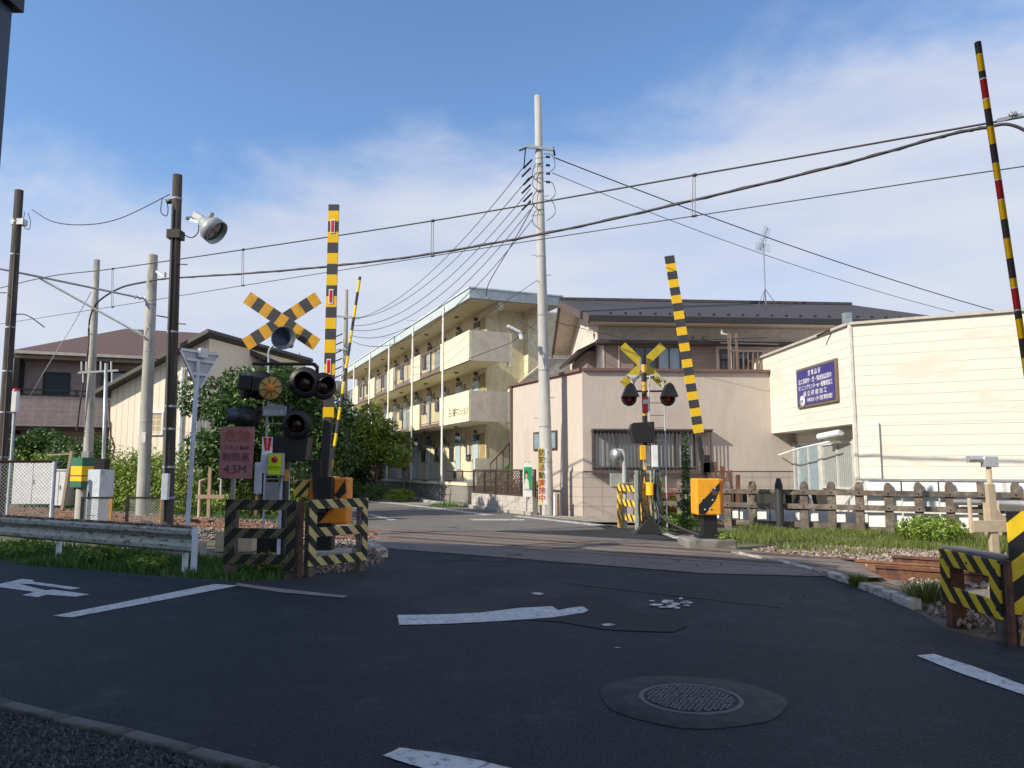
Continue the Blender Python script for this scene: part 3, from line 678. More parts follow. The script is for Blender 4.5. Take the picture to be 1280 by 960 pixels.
bb = MB(); bb.bar(Vector(fr0)-Vector((.02,0,.14)), Vector(rd0)-Vector((.02,0,.16)), .07, .26); bb.bar(Vector(rd0)-Vector((.02,0,.16)), Vector(re0)-Vector((.02,0,.16)), .07, .26)
U(bb.build('barge_board', M('brown barge board', (.10,.075,.072), .7), ph))
m_psof = M('pale gable soffit', (.55,.47,.39), .8, bump=.05)
U(MB().box(xl+.3, 11.6, -1.0, -.02, EZ-.19, EZ-.17).build('soffit', m_psof, ph))
for a_, b_ in ((fr0, rd0), (rd0, re0)):
    a_, b_ = Vector(a_)-Vector((-.06,0,.150)), Vector(b_)-Vector((-.06,0,.150)); ox = Vector((.85,0,0)); U(MB().quad(a_, b_, b_+ox, a_+ox).build('gable_soffit', m_psof, ph))
bb = MB()
for i in range(24): bb.box(.25+i*.52, .33+i*.52, -.75, -.69, EZ+.10, EZ+.19)
U(bb.build('snow_guards', m_black, ph))
# canopy band, siding, windows
U(MB().box(-.15, 11.3, -.5, -.0, 5.86, 5.97).build('canopy', M('dark canopy', (.055,.045,.045), .6), ph))
zs0, zs1 = 4.8, 5.84
def ux(px, Yd=26.7):
    r_ = (px-640)/FPX; return (r_*Yd-3.05)/(cos(UA)-r_*sin(UA))
U(box(ux(757), ux(793), -.06, -.002, zs0, zs1).build('siding', m_side, ph)); U(box(ux(866), ux(897), -.06, -.002, zs0, zs1).build('siding', m_side, ph))
U(MB().box(ux(751), ux(756), -.08, -.003, zs0, zs1).box(ux(773.5), ux(775), -.085, -.061, zs0, zs1).build('corner_post', M('taupe metal post', (.58,.51,.44), .5), ph))
U(window(ph, ux(793), ux(823), zs0, zs1-.02, 0, .04, -.06, m_brown, m_glass, (.5,)))
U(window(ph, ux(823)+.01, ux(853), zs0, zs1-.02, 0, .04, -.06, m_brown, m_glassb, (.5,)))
U(window(ph, ux(902), ux(960), zs0, zs1-.1, 0, .05, -.06, m_brown, m_glass, (.33,.66)))
bb = MB(); xa, xb = ux(899), ux(985)
bb.box(xa, xb, -1.12, -1.06, 5.5, 5.57); bb.box(xa, xb, -1.12, -1.06, 4.85, 4.9)
x_ = xa
while x_ < xb: bb.box(x_, x_+.04, -1.11, -1.07, 4.86, 5.5); x_ += .17
for px in (899, 908, 941): bb.box(ux(px), ux(px)+.08, -1.13, -1.05, 4.8, 5.57 if px == 941 else 6.15)
bb.bar((ux(890),-1.1,5.8), (ux(960),-1.1,5.78), .03, .03)
U(bb.build('balcony_railing', m_railb, ph))
U(MB().tube([(ux(903),-1.0,4.8),(ux(903),-1.0,6.1),(ux(893),-1.0,6.15),(ux(893),-1.0,6.3)], .04, 8).build('downpipe', M('white pipe', (.68,.68,.64), .5), ph))
for px in (871, 884):
    U(MB().lathe([(.09,0),(.11,.05),(0,.06)], (ux(px),-.02,6.12), (0,-1,0), 14).build('wall_vent', M('taupe metal post', (.58,.51,.44), .5), ph))
# side bay of the upper storey (left flank)
U(MB().prism([(-.75,5.55),(.1,5.98),(.1,6.07),(-.80,5.63)], 'y', -.2, 4.4).build('side_canopy', M('dark canopy', (.055,.045,.045), .6), ph))
U(MB().box(-.32, -.002, .5, 4.0, 4.75, 5.72).build('side_siding', m_side, ph))
U(MB().tube([(-.1,.7,6.35),(-.22,.7,6.45),(-.22,.9,6.6)], .09, 8).build('vent_pipe', m_ub, ph))
# roof antenna on the pink house
an = thing('television_antenna', 'tall comb shaped television antenna on the dark house roof', 'antenna', P(957,378,29.6))
MB().tube([(0,0,-.1),(0,0,2.35)], .025, 6).build('mast', m_steel, an)
bb = MB()
for q in ((-.35,-.2),(.35,-.2),(0,.4)): bb.tube([(0,0,.55),(q[0],q[1],-.15)], .012, 5)
bb.build('stay', m_steel, an)
bb = MB().tube([(-.15,0,2.1),(.12,-.2,2.95)], .02, 6)
for i in range(13):
    c = Vector((-.15,0,2.1)).lerp(Vector((.12,-.2,2.95)), i/12); bb.bar(c-Vector((.16,.1,-.05)), c+Vector((.16,.1,-.05)), .012, .012)
for i in range(5): bb.bar((-.35,-.05,2.12+i*.07),(.3,.05,2.05+i*.07),.01,.01)
bb.build('elements', m_steel, an)
fl = thing('floodlight', 'small twin floodlight on the white building roof edge', 'floodlight', P(1059,404,20.6))
MB().box(-.11,.11,-.08,.08,.0,.28).build('housing', m_steel, fl, bevel=.01); MB().box(-.08,.08,-.09,-.081,.04,.12).box(-.08,.08,-.09,-.081,.15,.24).build('lens', m_glassb, fl)
MB().tube([(0,0,-.12),(0,0,.02)], .03, 8).tube([(-.6,.6,-.25),(-.2,.2,-.05),(0,0,0)], .03, 6).build('bracket', m_dark, fl)

# ---------------------------------------------------------------- white clapboard building on the right
WC, WL, WR = Vector((8.92,20,0)), Vector((8.42,28.7,0)), Vector((17.2,15.75,0))
wb = thing('workshop_building', 'white clapboard workshop with an overhanging upper wall right of the crossing', 'workshop', WC)
m_clapL = M('white clapboard', (.72, .685, .615), .6, lines=[((.36,.33,.30), (0,0,1), .262, .012), ((.60,.56,.50), (1,.6,0), 3.03, .012)], dirt=(.66,.61,.53), dscale=.7, dthr=.56, bump=.5, bscale=50, stretch=(1,1,2), var=.05)
q = lambda v: (v.x-WC.x, v.y-WC.y)
ZT, ZB = 5.30, 2.69
back = Vector((17.5, 30, 0))
MB().prism([q(WC), q(WR), q(back), q(WL)], 'z', ZB, ZT).build('upper_wall', m_clapL, wb)
MB().prism([(0,0), q(WR), q(back), (9.40-WC.x, 27.5-WC.y), (9.40-WC.x, 19.68-WC.y)], 'z', 1.27, ZB-.004).build('wall', m_clapL, wb)
MB().prism([(.52,.4), (q(WR)[0]-.3,q(WR)[1]+.5), (8,8), (9.42-WC.x, 27.4-WC.y)], 'z', -.05, 1.266).build('plinth', M('pale plinth', (.60,.60,.58), .8, dirt=(.4,.4,.4), dthr=.6), wb)
cp = MB(); cp.bar((0,0,ZT+.03), (q(WR)[0],q(WR)[1],ZT+.03), .16, .07); cp.bar((0,0,ZT+.03), (q(WL)[0],q(WL)[1],ZT+.03), .16, .07)
cp.bar((q(WL)[0],q(WL)[1],ZT+.03), (q(back)[0],q(back)[1],ZT+.03), .16, .07)
cp.build('roof_cap', M('grey cap', (.45,.42,.38), .5), wb)
tr = MB(); tr.box(-.045, .03, -.05, .02, 1.27, ZT); tr.build('corner_trim', M('white trim', (.78,.74,.66), .5), wb)
MB().bar((.0,0,1.24), (q(WR)[0],q(WR)[1],1.24), .12, .05).build('bottom_flashing', m_steel, wb)
# recessed wall: plane X = 9.40, facing -x. local part frame: x along +Y
RW = (9.40-WC.x, 20.2-WC.y, 0); 
def yof(px): return 9.40/((px-640)/FPX) - 20.2
def rw(o): o.location = RW; o.rotation_euler = (0,0,pi/2); return o
# in this frame outside is +y -> mirror by using rot -90 with x running towards the camera
def rw2(o): o.location = (9.40-WC.x, 27.6-WC.y, 0); o.rotation_euler = (0,0,-pi/2); return o
def xr2(px): return 27.6 - 9.40/((px-640)/FPX)
m_alu = M('white aluminium', (.62,.63,.62), .4, .2, bump=0)
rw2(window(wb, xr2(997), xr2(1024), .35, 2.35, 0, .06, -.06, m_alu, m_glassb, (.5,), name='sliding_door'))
rw2(window(wb, xr2(1027), xr2(1066.5), .95, 2.28, 0, .06, -.06, m_alu, m_curt, (.5,), name='window'))
rw2(box(xr2(988), xr2(996.5), -.12, 0, .3, 2.4).build('shutter', M('grey blue shutter', (.36,.40,.43), .5, lines=((.2,.22,.24),(1,0,0),.16,.02)), wb))
rw2(box(xr2(1024)+.01, xr2(1027)-.01, -.05, 0, .9, 2.4).build('door_post', m_alu, wb))
rw2(MB().tube([(xr2(1045),-.5,2.45),(xr2(1067),-.35,2.52)], .09, 10).tube([(xr2(995),-.6,1.98),(xr2(1024),-.62,2.15),(xr2(1058),-.5,2.28)], .025, 6).build('awning_roll', m_white, wb))
MB().tube([(-.3,0,2.2),(-.3,0,2.2)], .01, 4) 
# the blue company sign
sg = thing('company_sign', 'blue box sign with white Japanese lettering on the white workshop', 'sign', (8.66, 23.25, 3.33), -pi/2+.055)
m_navy = M('navy sign face', (.045, .04, .20), .35, bump=0, var=.08)
m_let = M('white letters', (.75,.75,.80), .5, bump=0)
SLn = 2.55
MB().box(0, SLn, .0, .22, 0, 1.19).build('box', M('bronze sign box', (.16,.12,.085), .5), sg, bevel=.02)
MB().box(.09, SLn-.09, -.02, -.002, .08, 1.11).build('face', m_navy, sg)
fy = -.024
text('営 業 品 目', .17, m_let, sg, (SLn*.5, fy, .97), ext=.002)
text('治工具製作・型・精密部品製作', .165, m_let, sg, (SLn*.5, fy, .76), xs=.93, ext=.002)
text('マシニングセンター&一般機械加工', .165, m_let, sg, (SLn*.5, fy, .57), xs=.86, ext=.002)
text('組 立 研 磨 加 工', .165, m_let, sg, (SLn*.5, fy, .38), xs=1.25, ext=.002)
text('有限会社', .12, m_let, sg, (1.0, fy, .19), ext=.002)
text('小宮精密', .21, m_let, sg, (1.82, fy, .19), xs=1.05, ext=.002)
MB().lathe([(.17,0),(.17,.004),(0,.004)], n=28).build('emblem', m_let, sg, (.42, fy+.004, .19), (pi/2,0,0))
sg.children[-1].scale = (1.2,.7,1)
text('KSK', .13, m_navy, sg, (.42, fy-.004, .19), xs=.9, ext=.002)
MB().tube([(1.35,.12,0),(1.35,.14,-.55)], .03, 8).build('conduit', m_white, sg)

# clutter between fence and workshop: white boards, leaning planks, pipes
wbd = MB()
FDD = Vector((.86,-.5,0)).normalized()
for i in range(9):
    c = Vector((9.5,18.9,0))+Vector((.86,-.5,0))*(i*.8-.4); d = Vector((.86,-.5,0))
    t = tag(MB().box(-.38,.38,-.03,.03,.55 if i % 2 else .6,1.2).box(-.38,.38,-.035,.03,.1,.45).build('white_panel', m_white, None, tuple(c), (0,0,TROT+.03)), 'white board leaning behind the sleeper fence below the workshop', 'board', 'white boards behind the sleeper fence')
for i in range(5):
    c = Vector((5.9,21.6,0))+FDD*(i*.82)
    tag(MB().box(-.39,.39,-.03,.03,.05,.42).build('white_panel', m_white, None, tuple(c), (0,0,TROT+.03)), 'low white board behind the left half of the sleeper fence', 'board', 'low white boards behind the fence')
for i in range(3):  # dark boxes added to stand in for the shaded gaps behind the fence
    c = Vector((6.2,22.3,0))+FDD*(i*1.15)
    tag(MB().box(-.5,.5,-.2,.2,0,.86).box(-.54,.54,-.24,.24,.861,.9).build('shade_filler', M('dark crate', (.03,.028,.026), .8), None, tuple(c), (0,0,TROT)), ('dark box added for the shade behind the fence, leftmost','dark box added for the shade behind the fence, beside the bollard','dark box added for the shade behind the fence by the bin')[i], 'shade_filler')
r = random.Random(11)
m_plank = M('red brown planks', (.16,.075,.05), .85, var=.3)
for i in range(4):
    x = 5.85+i*.17; tag(MB().bar((x,21.9,0),(x-.1+.05*i,21.95,1.72-.12*i),.12,.05).build('plank', m_plank), 'red brown timber plank leaning upright behind the orange barrier box', 'plank', 'planks leaning on the fence')
tag(MB().bar((8.2,20.9,.0),(7.9,20.9,1.25),.2,.04).build('plank', M('grey sheet', (.42,.43,.42), .6)), 'grey sheet leaning behind the fence near the workshop corner', 'sheet')
tag(MB().lathe([(0,0),(.3,0),(.33,.75),(.35,.78),(.35,.86),(0,.9)], n=20).build('rubbish_bin', M('green bin', (.09,.16,.06), .5), None, (7.6,21.8,0)), 'green lidded bin behind the sleeper fence', 'bin')
for i, (x, y, s) in enumerate(((3.95,22.2,.35),(4.6,22.1,.4),(5.2,22.2,.36))):
    t = thing('flower_pot', ('terracotta flower pot by the signal ladder','terracotta flower pot in the middle behind the fence','terracotta flower pot beside the leaning planks')[i], 'flower pot', (x,y,0))
    MB().lathe([(0,0),(s*.4,0),(s*.6,s*.9),(s*.65,s*.9),(s*.65,s),(s*.5,s),(0,s*.85)], n=18).build('pot', M('terracotta', (.38,.12,.06), .8), t)
    rr = random.Random(i); leaf_mesh([((0,0,s*1.4),(s*.7,s*.7,s*.6))], 260, .06, rr).build('plant', m_leafm, t)
b = MB(); tag(MB().box(-.5,.5,-.3,.3,0,1.0).build('machine_cabinet', M('dark red cabinet', (.20,.04,.03), .6), None, (4.55,23.0,0), bevel=.02), 'dark red cabinet behind the far signal', 'cabinet')

# ---------------------------------------------------------------- sleeper fence
FO, FD = Vector((5.7,21.0,0)), Vector((.86,-.5,0)).normalized(); FROT = atan2(FD.y, FD.x)
fe = thing('sleeper_fence', 'weathered grey fence of old sleepers with pointed posts in front of the workshop', 'fence', FO, FROT)
for k in range(-4, 15):
    if k == 2: continue
    x = .14+.652*k; hh = 1.2+R.uniform(-.03,.03)
    w = .085
    MB().prism([(x-w,-.1),(x+w,-.1),(x+w,hh-.12),(x+.05,hh-.02),(x,hh),(x-.05,hh-.02),(x-w,hh-.12)], 'y', -.06, .07).build('post', m_wood, fe, bevel=.01)
for z in (.86, .5):
    MB().box(-2.6, 9.6, -.115, -.062, z, z+.13).build('rail', m_wood, fe, bevel=.008)
bb = MB().box(-2.6, 9.6, .08, .12, .02, .16); bb.build('lower_board', m_wood, fe)
for k in range(-4, 15):
    for z in (.925,.565): MB().lathe([(.018,0),(.018,.02),(0,.02)], (.14+.652*k,-.115,z), (0,-1,0), 8).build('bolt', m_black, fe)
tag(MB().tube([(0,0,-.05),(0,0,1.1),(0,0,1.28)], [.1,.1,.05], 14).build('fence_bollard', M('tarred timber', (.02,.02,.022), .7), None, tuple(FO+FD*1.45+Vector((0,-.12,0))+Vector((-.05,-.1,0)))), 'black tarred round post standing in the sleeper fence', 'post')

# grasses at the right
gr = [G(905,668), G(960,660), G(1000,657)]
GR1 = lambda r: T(r.uniform(-5.0,6.8), 0)+TN*(3.2+4.3*r.random()**.85)
def gz(p): return -.05
grass('grass', 42000, GR1, .05, .20, 'sunlit grass along the foot of the sleeper fence', m_grass, 21, w=.0042, lean=.9)
def btuft(c, n, h, lab, mat, seed, rad=.15):
    r = random.Random(seed); t = thing('grass_tuft', lab, 'grass tuft', c); b = MB()
    for _ in range(n):
        a = r.uniform(0,6.28); q = Vector((cos(a),sin(a),0)); p = q*rad*r.random()*.6; hh = h*r.uniform(.5,1.1); sd = Vector((-q.y,q.x,0))*.004
        b.add([p-sd,p+sd,p+q*hh*.35+sd+Vector((0,0,hh*.7)),p+q*hh*.35-sd+Vector((0,0,hh*.7)),p+q*hh*.8+Vector((0,0,hh*.8))],[(0,1,2,3),(3,2,4)])
    b.build('blades', mat, t); return t
def wtuft(c, n, h, lab, mat, seed, rad=.5, leafs=500, name='weed_clump'):
    r = random.Random(seed); t = thing(name, lab, 'weeds', c)
    b = MB()
    for _ in range(n):
        a, q = r.uniform(0,6.28), rad*sqrt(r.random()); p = Vector((cos(a)*q, sin(a)*q, -.05)); hh = h*r.uniform(.5,1)*(1.1-.5*q/rad)
        b.tube([p, p+Vector((r.uniform(-.05,.05), r.uniform(-.05,.05), hh))], .005, 4, caps=False)
    b.build('stems', mat, t)
    leaf_mesh([((0,0,h*.45),(rad,rad,h*.5))], leafs, .055, r).build('leaves', mat, t); return t
wtuft(G(1165,676), 60, .55, 'leafy weeds in front of the fence left of the beige post', m_leaflt, 31, .7, 1500)
wtuft(G(848,662), 40, .45, 'leafy weeds at the foot of the far signal ladder', m_leafm, 32, .5, 800)
wtuft(G(905,686), 20, .35, 'small weed clump right of the orange barrier box base', m_leafm, 33, .25, 350)
btuft(G(1072,733), 260, .2, 'grass tuft growing against the white kerb', m_grass, 34)
btuft(G(1158,752), 420, .28, 'grass tuft left of the low striped panel', m_grass, 35, .35)
t = thing('climbing_plant', 'tall thin climbing weed between signal and orange barrier box', 'plant', (4.25,18.9,0))
rr = random.Random(3); leaf_mesh([((0,0,.3+i*.28),(.16-.01*i,.16,.2)) for i in range(8)], 900, .05, rr).build('leaves', m_leaf, t); MB().tube([(0,0,-.05),(.03,0,1.2),(0,0,2.4)], .012, 5).build('stem', m_bark, t)
t = thing('climbing_plant', 'ivy covered fence post left of the climbing weed', 'plant', (3.75,20.2,0))
rr = random.Random(4); leaf_mesh([((0,0,.2+i*.25),(.2,.2,.2)) for i in range(5)], 600, .05, rr).build('leaves', m_leafm, t); MB().box(-.07,.07,-.07,.07,-.05,1.2).build('post', m_wood, t)

# ---------------------------------------------------------------- low garden wall with lattice, bicycle
g0, g1 = Vector((-1.5,30.2,0)), Vector((.75,25.45,0)); gd = (g1-g0); gL = gd.length
gw = thing('garden_wall', 'low concrete block wall topped by a brown lattice fence beside the pole', 'wall', g0, atan2(gd.y, gd.x))
m_blk = M('concrete block', (.44,.41,.38), .9, lines=[((.25,.23,.21),(0,0,1),.2,.012),((.25,.23,.21),(1,0,0),1.32,.03)], dirt=(.33,.3,.27), dscale=2, dthr=.6, bump=.3)
MB().box(0, gL, -.08, .08, -.05, .6).build('blocks', m_blk, gw)
MB().box(0, gL, -.16, -.083, -.05, .13).build('footing', m_conc, gw)
bb = MB()
x = 0
while x < gL: bb.bar((x,0,.62),(min(x+.86,gL),0,1.46),.02,.012); bb.bar((min(x+.86,gL),0.02,.62),(x,0.02,1.46),.02,.012); x += .13
bb.build('lattice', M('brown lattice', (.13,.10,.08), .7), gw)
bb = MB().box(0, gL, -.02, .04, 1.46, 1.51).box(0, gL, -.02, .04, .62, .66)
for i in range(6): bb.box(gL*i/5-.02, gL*i/5+.02, -.025, .045, .6, 1.51)
bb.build('lattice_frame', m_brown, gw)
t = thing('shrub', 'low mixed shrub showing behind the brown lattice fence', 'shrub', (0.3,28.6,0))
rr = random.Random(8); leaf_mesh([((-.9+.45*i,1-.5*i,.7),(.5,.4,.5)) for i in range(5)], 1800, .06, rr).build('leaves', M('olive leaves', (.16,.15,.06), .6, island=.6, trans=.2), t)
MB().tube([(0,0,-.05),(0,0,.8)], .03, 6).build('trunk', m_bark, t)
# poster on the lattice and banner on the pole
po = thing('poster', 'green and white poster of a dark haired woman on the lattice fence', 'poster', P(659.5,621,25.6)+Vector((0,0,0)), radians(-8))
MB().box(-.155,.155,-.01,.01,0,1.12).build('board', m_white, po); gm_ = M('poster green', (.02,.30,.12), .5)
MB().box(-.12,.145,-.014,-.0105,.22,.98).build('print', gm_, po)
def ell(cx, cz, rx, rz, n=18): return [(cx+rx*cos(2*pi*i/n), cz+rz*sin(2*pi*i/n)) for i in range(n)]
MB().prism(ell(-.04,.73,.062,.13), 'y', -.017,-.0145).build('hair', M('poster hair', (.05,.03,.025), .6), po)
MB().prism(ell(-.035,.69,.036,.075), 'y', -.0195,-.0175).build('face', M('poster skin', (.62,.42,.32), .6), po)
MB().prism([(-.12,.23),(.06,.23),(.04,.5),(-.01,.6),(-.06,.6),(-.11,.45)], 'y', -.0185,-.0148).build('figure', M('poster cream', (.72,.66,.58), .6), po)
MB().box(-.1,-.06,-.016,.0,1.125,1.16).box(.05,.09,-.016,.0,1.125,1.16).build('clips', gm_, po)
bn = thing('banner_sign', 'yellow and white vertical banner sign with black and red characters at the grey pole', 'sign', (1.0, 25.15, 0))
MB().box(-.15,.15,-.015,.015,.36,2.2).build('board', M('banner yellow', (.70,.52,.14), .5, bump=0, var=.05), bn)
MB().box(.04,.148,-.0185,-.0155,.37,2.19).build('white_strip', m_white, bn)
MB().box(-.148,.145,-.0175,-.0155,.37,.95).build('fade', M('banner pale', (.74,.64,.42), .5, bump=0), bn)
bl_, rd_ = M('black letters', (.03,.03,.03), .5, bump=0), M('red letters', (.6,.03,.03), .5, bump=0)
for i, ch in enumerate('防犯活動'): text(ch, .23, bl_, bn, (-.03,-.021,2.04-i*.245))
for i, ch in enumerate('実施中'): text(ch, .24, rd_, bn, (-.03,-.023,1.06-i*.245))
MB().tube([(-.1,.03,-.05),(-.1,.03,.5)], .02, 6).tube([(.1,.03,-.05),(.1,.03,.5)], .02, 6).build('stakes', m_steel, bn)
for i, (x_, h_) in enumerate(((1.38,.75),(1.5,.72))):
    tag(MB().tube([(0,0,-.05),(0,0,h_)], .035, 8).build('stub_pipe', (m_white, m_rust)[i], None, (x_,25.25,0)), ('white stub pipe right of the grey pole','rusty stub pipe right of the grey pole')[i], 'pipe')
# bicycle
bi = thing('bicycle', 'dark bicycle with a pale front basket parked before the apartment block', 'bicycle', (-2.55,35.6,.05), radians(8))
for i, x_ in enumerate((-.85,.55)):
    w = MB(); pts = [(x_+.33*cos(a*pi/14),0,.33+.33*sin(a*pi/14)) for a in range(29)]; w.tube(pts, .022, 6); ww = w.build('wheel', m_dark, bi)
    s_ = MB()
    for a in range(10): s_.bar((x_,0,.33),(x_+.31*cos(a*pi/5),0,.33+.31*sin(a*pi/5)),.006,.006)
    s_.build('spokes', m_steel, ww)
MB().tube([(-.85,0,.33),(-.2,0,.3),(.35,0,.75),(-.35,0,.72),(-.2,0,.3)], .018, 6).tube([(-.85,0,.33),(-.35,0,.7),(-.38,0,.9)], .015, 6).tube([(.55,0,.33),(.35,0,.75),(.28,0,1.0)], .018, 6).build('frame', m_dark, bi)
MB().tube([(.28,-.25,1.02),(.28,.25,1.02)], .014, 6).build('handlebar', m_steel, bi)
MB().box(-.5,-.25,-.08,.08,.9,.96).build('saddle', m_dark, bi, bevel=.02)
MB().prism([(.38,.72),(.68,.72),(.76,1.0),(.34,1.0)], 'y', -.18, .18).build('basket', M('pale basket', (.55,.60,.66), .6, lines=[((.3,.33,.36),(1,0,0),.05,.012),((.3,.33,.36),(0,0,1),.05,.012)]), bi)
b2 = thing('bicycle', 'second dark bicycle partly seen left of the basket bicycle', 'bicycle', (-3.75,36.4,.05), radians(-14))
for x_ in (-.85,.55): MB().tube([(x_+.33*cos(a*pi/14),0,.33+.33*sin(a*pi/14)) for a in range(29)], .022, 6).build('wheel', m_dark, b2)
MB().tube([(-.85,0,.33),(-.2,0,.3),(.35,0,.75),(-.35,0,.72),(-.2,0,.3)], .018, 6).tube([(.55,0,.33),(.35,0,.75),(.28,0,1.0)], .018, 6).tube([(.28,-.25,1.02),(.28,.25,1.02)], .014, 6).build('frame', m_dark, b2)
MB().box(-.5,-.25,-.08,.08,.9,.96).build('saddle', m_dark, b2)
# pipe railing round the bicycle lot
pf = thing('pipe_fence', 'thin pipe and mesh fence round the bicycle lot', 'fence', (-2.9,33.2,0), radians(-14))
bb = MB().tube([(0,0,1.42),(3.0,0,1.42)], .022, 6)
for x_ in (0,1.5,3.0): bb.tube([(x_,0,-.05),(x_,0,1.42)], .025, 6)
bb.build('frame', m_brown, pf)
bb = MB(); x_ = 0
while x_ < 2.9: bb.bar((x_,0,.3),(min(x_+1.1,3),0,1.4),.006,.006); x_ += .12
bb.build('mesh', m_steel, pf)
grass('grass', 1300, lambda r: Vector((r.uniform(-3.4,-.6), r.uniform(31.2,33.2), 0)), .1, .25, 'grass in the small lot by the bicycles', m_grassd, 41, zf=lambda p: -.02)

# ---------------------------------------------------------------- street trees and shrubs by the apartments
tree((-7.1,40.5,0), 'round crowned street tree nearest the apartment gallery', 4.7, (1.55,1.4), 1.6, 9000, .11, m_leafm, 51, trunk_r=.09, nb=30, k=.4)
tree((-9.2,43.5,0), 'bushy green tree in the middle of the planting strip', 4.4, (1.7,1.5), .9, 9000, .12, m_leaf, 52, cz=2.2, nb=30, k=.42)
tree((-9.1,39.8,0), 'pale green tree at the left end of the planting strip', 3.9, (1.15,1.1), .8, 6500, .10, m_leaflt, 53, cz=2.1, nb=24, k=.4)
tree((-5.4,38.4,0), 'thin young tree beside the gallery steps', 2.6, (.5,.5), 1.5, 900, .08, m_leaflt, 54, trunk_r=.05, nb=10)
def ball(loc, rad, label, mat, seed, n=2600, name='shrub', sz=.05):
    t = thing(name, label, 'shrub', loc); r = random.Random(seed)
    leaf_mesh([((0,0,rad[2]*.75),rad)] + clumps(r,(0,0,rad[2]*.75),rad,8,.3), n, sz, r).build('leaves', mat, t); MB().tube([(0,0,-.05),(0,0,rad[2]*.7)], .04, 6).build('trunk', m_bark, t); return t
ball((-8.0,38.6,0), (.55,.55,.62), 'clipped round dark shrub under the street trees', M('topiary leaves', (.04,.09,.018), .5, island=.4, trans=.2), 61)
ball((-5.35,37.0,0), (.75,.6,.36), 'low bright shrub at the corner of the planting strip', m_leaflt, 62, 2200)
ball((-6.9,38.0,0), (.9,.6,.5), 'dark shrub between the round shrub and the low bright one', m_leaf, 63, 2400)
ball((-8.9,37.5,0), (.6,.6,.65), 'loose light green shrub left of the round dark one', m_leaflt, 64, 2000, sz=.07)
# ---------------------------------------------------------------- houses behind the track at left
lh = thing('house', 'grey brick faced house with a brown hipped roof at the left edge', 'house', (-25.0,38,-.34), radians(20.7)); lh.scale = (1.226,)*3
m_brk = M('grey mauve brick tile', (.33,.27,.275), .85, lines=[((.46,.41,.40),(0,0,1),.22,.014),((.46,.41,.40),(1,0,0),.46,.014)], bump=.2)
m_roofb = M('brown roof tile', (.125,.078,.07), .8, var=.15, lines=((.09,.055,.048),(0,.9,.3),.3,.03), bump=.4)
MB().box(.2,10,.9,8,0,6.2).build('wall', m_brk, lh)
for nm, pts in (('roof', [(0,0,6.35),(11.0,0,6.35),(7.4,4.5,8.25),(3.6,4.5,8.25)]), ('roof_hip', [(11.0,0,6.35),(11.0,9,6.35),(7.4,4.5,8.25)]), ('roof_hip', [(0,9,6.35),(0,0,6.35),(3.6,4.5,8.25)]), ('roof', [(11,9,6.35),(0,9,6.35),(3.6,4.5,8.25),(7.4,4.5,8.25)])):
    roofslab(pts, .1, m_roofb, nm, lh, lambda o: o)
MB().box(-.08,11.1,-.12,.0,6.22,6.34).build('gutter', M('cream gutter', (.55,.52,.47), .5), lh)
MB().box(.02,10.9,.05,8.9,6.05,6.2).build('eaves', M('eaves brown', (.22,.17,.14), .8), lh)
MB().box(.2,8.4,-.25,-.05,3.25,4.5).build('balcony_wall', m_brk, lh)
MB().box(.15,8.45,-.05,.9,3.1,3.24).build('balcony_floor', m_brown, lh)
bb = MB().box(.15,8.45,-.28,-.02,4.5,4.56).box(.15,8.45,-.2,-.14,4.72,4.77)
for x_ in (.3,2.4,4.1,6.0,8.0): bb.box(x_,x_+.07,-.2,-.12,4.5,4.77)
bb.build('balcony_rail', m_black, lh)
window(lh, 3.5,5.2,4.2,5.75,.9,.08,-.06,m_black,m_glassb,(.55,)); window(lh, 1.0,2.0,4.3,5.6,.9,.07,-.06,m_black,m_glass,())
window(lh, 6.0,7.3,4.2,5.7,.9,.08,-.06,m_black,m_glass,(.5,)); window(lh, 1.6,4.6,.5,2.6,.9,.08,-.06,m_black,m_glass,(.5,))
MB().box(3.25,3.5,-.06,.9,3.2,6.0).box(.1,.3,-.06,.9,0,6.0).build('column', m_black, lh)
cr = thing('house', 'cream corrugated metal house with a sloping roof behind the two poles', 'house', (-17.3,33.0,-.23), radians(-14)); cr.scale = (1.154,)*3
m_corr = M('cream corrugated metal', (.72,.655,.55), .6, lines=((.55,.46,.34),(1,0,0),.26,.035), var=.06, bump=.1)
CW = 5.2
CW = 4.1
MB().prism([(0,0),(CW,0),(CW,6.25),(0,4.42)], 'y', 0, 7).build('wall', m_corr, cr)
bb = MB().bar((-.5,-.25,4.28),(4.35,-.25,6.45),.6,.14)
for v in range(len(bb.v)):
    x_, y_, z_ = bb.v[v]; bb.v[v] = (x_, 7.2 if y_ > -.1 else -.45, z_)
bb.build('roof', M('dark metal roof', (.06,.055,.055), .6), cr)
window(cr, 1.35,2.35,2.75,3.6,0,.05,-.06,m_white,M('amber lattice pane', (.42,.33,.2), .4, lines=[((.6,.58,.52),(0,0,1),.22,.03),((.6,.58,.52),(1,0,0),.25,.03)], bump=0),(.0,))
MB().tube([(CW-1.0,-.08,0),(CW-1.0,-.08,5.2)], .05, 8).tube([(CW-1.4,-.08,0),(CW-1.4,-.08,5)], .05, 8).build('downpipe', m_bluew, cr)
MB().tube([(-.03,-.1,.2),(-.03,-.1,3.3),(-.3,-.15,3.6)], .03, 6).build('conduit', m_rust, cr)
gh = thing('house', 'grey green gabled house rising behind the dark tree', 'house', (-13.85,35.5,-.25), radians(2)); gh.scale = (1.164,)*3
m_gg = M('grey green siding', (.33,.35,.31), .8, lines=((.2,.22,.19),(1,0,0),.24,.03))
MB().prism([(-1.3,0),(3.3,0),(3.3,5.3),(.6,6.4),(-1.3,5.8)], 'y', 0, 7).build('wall', m_gg, gh)
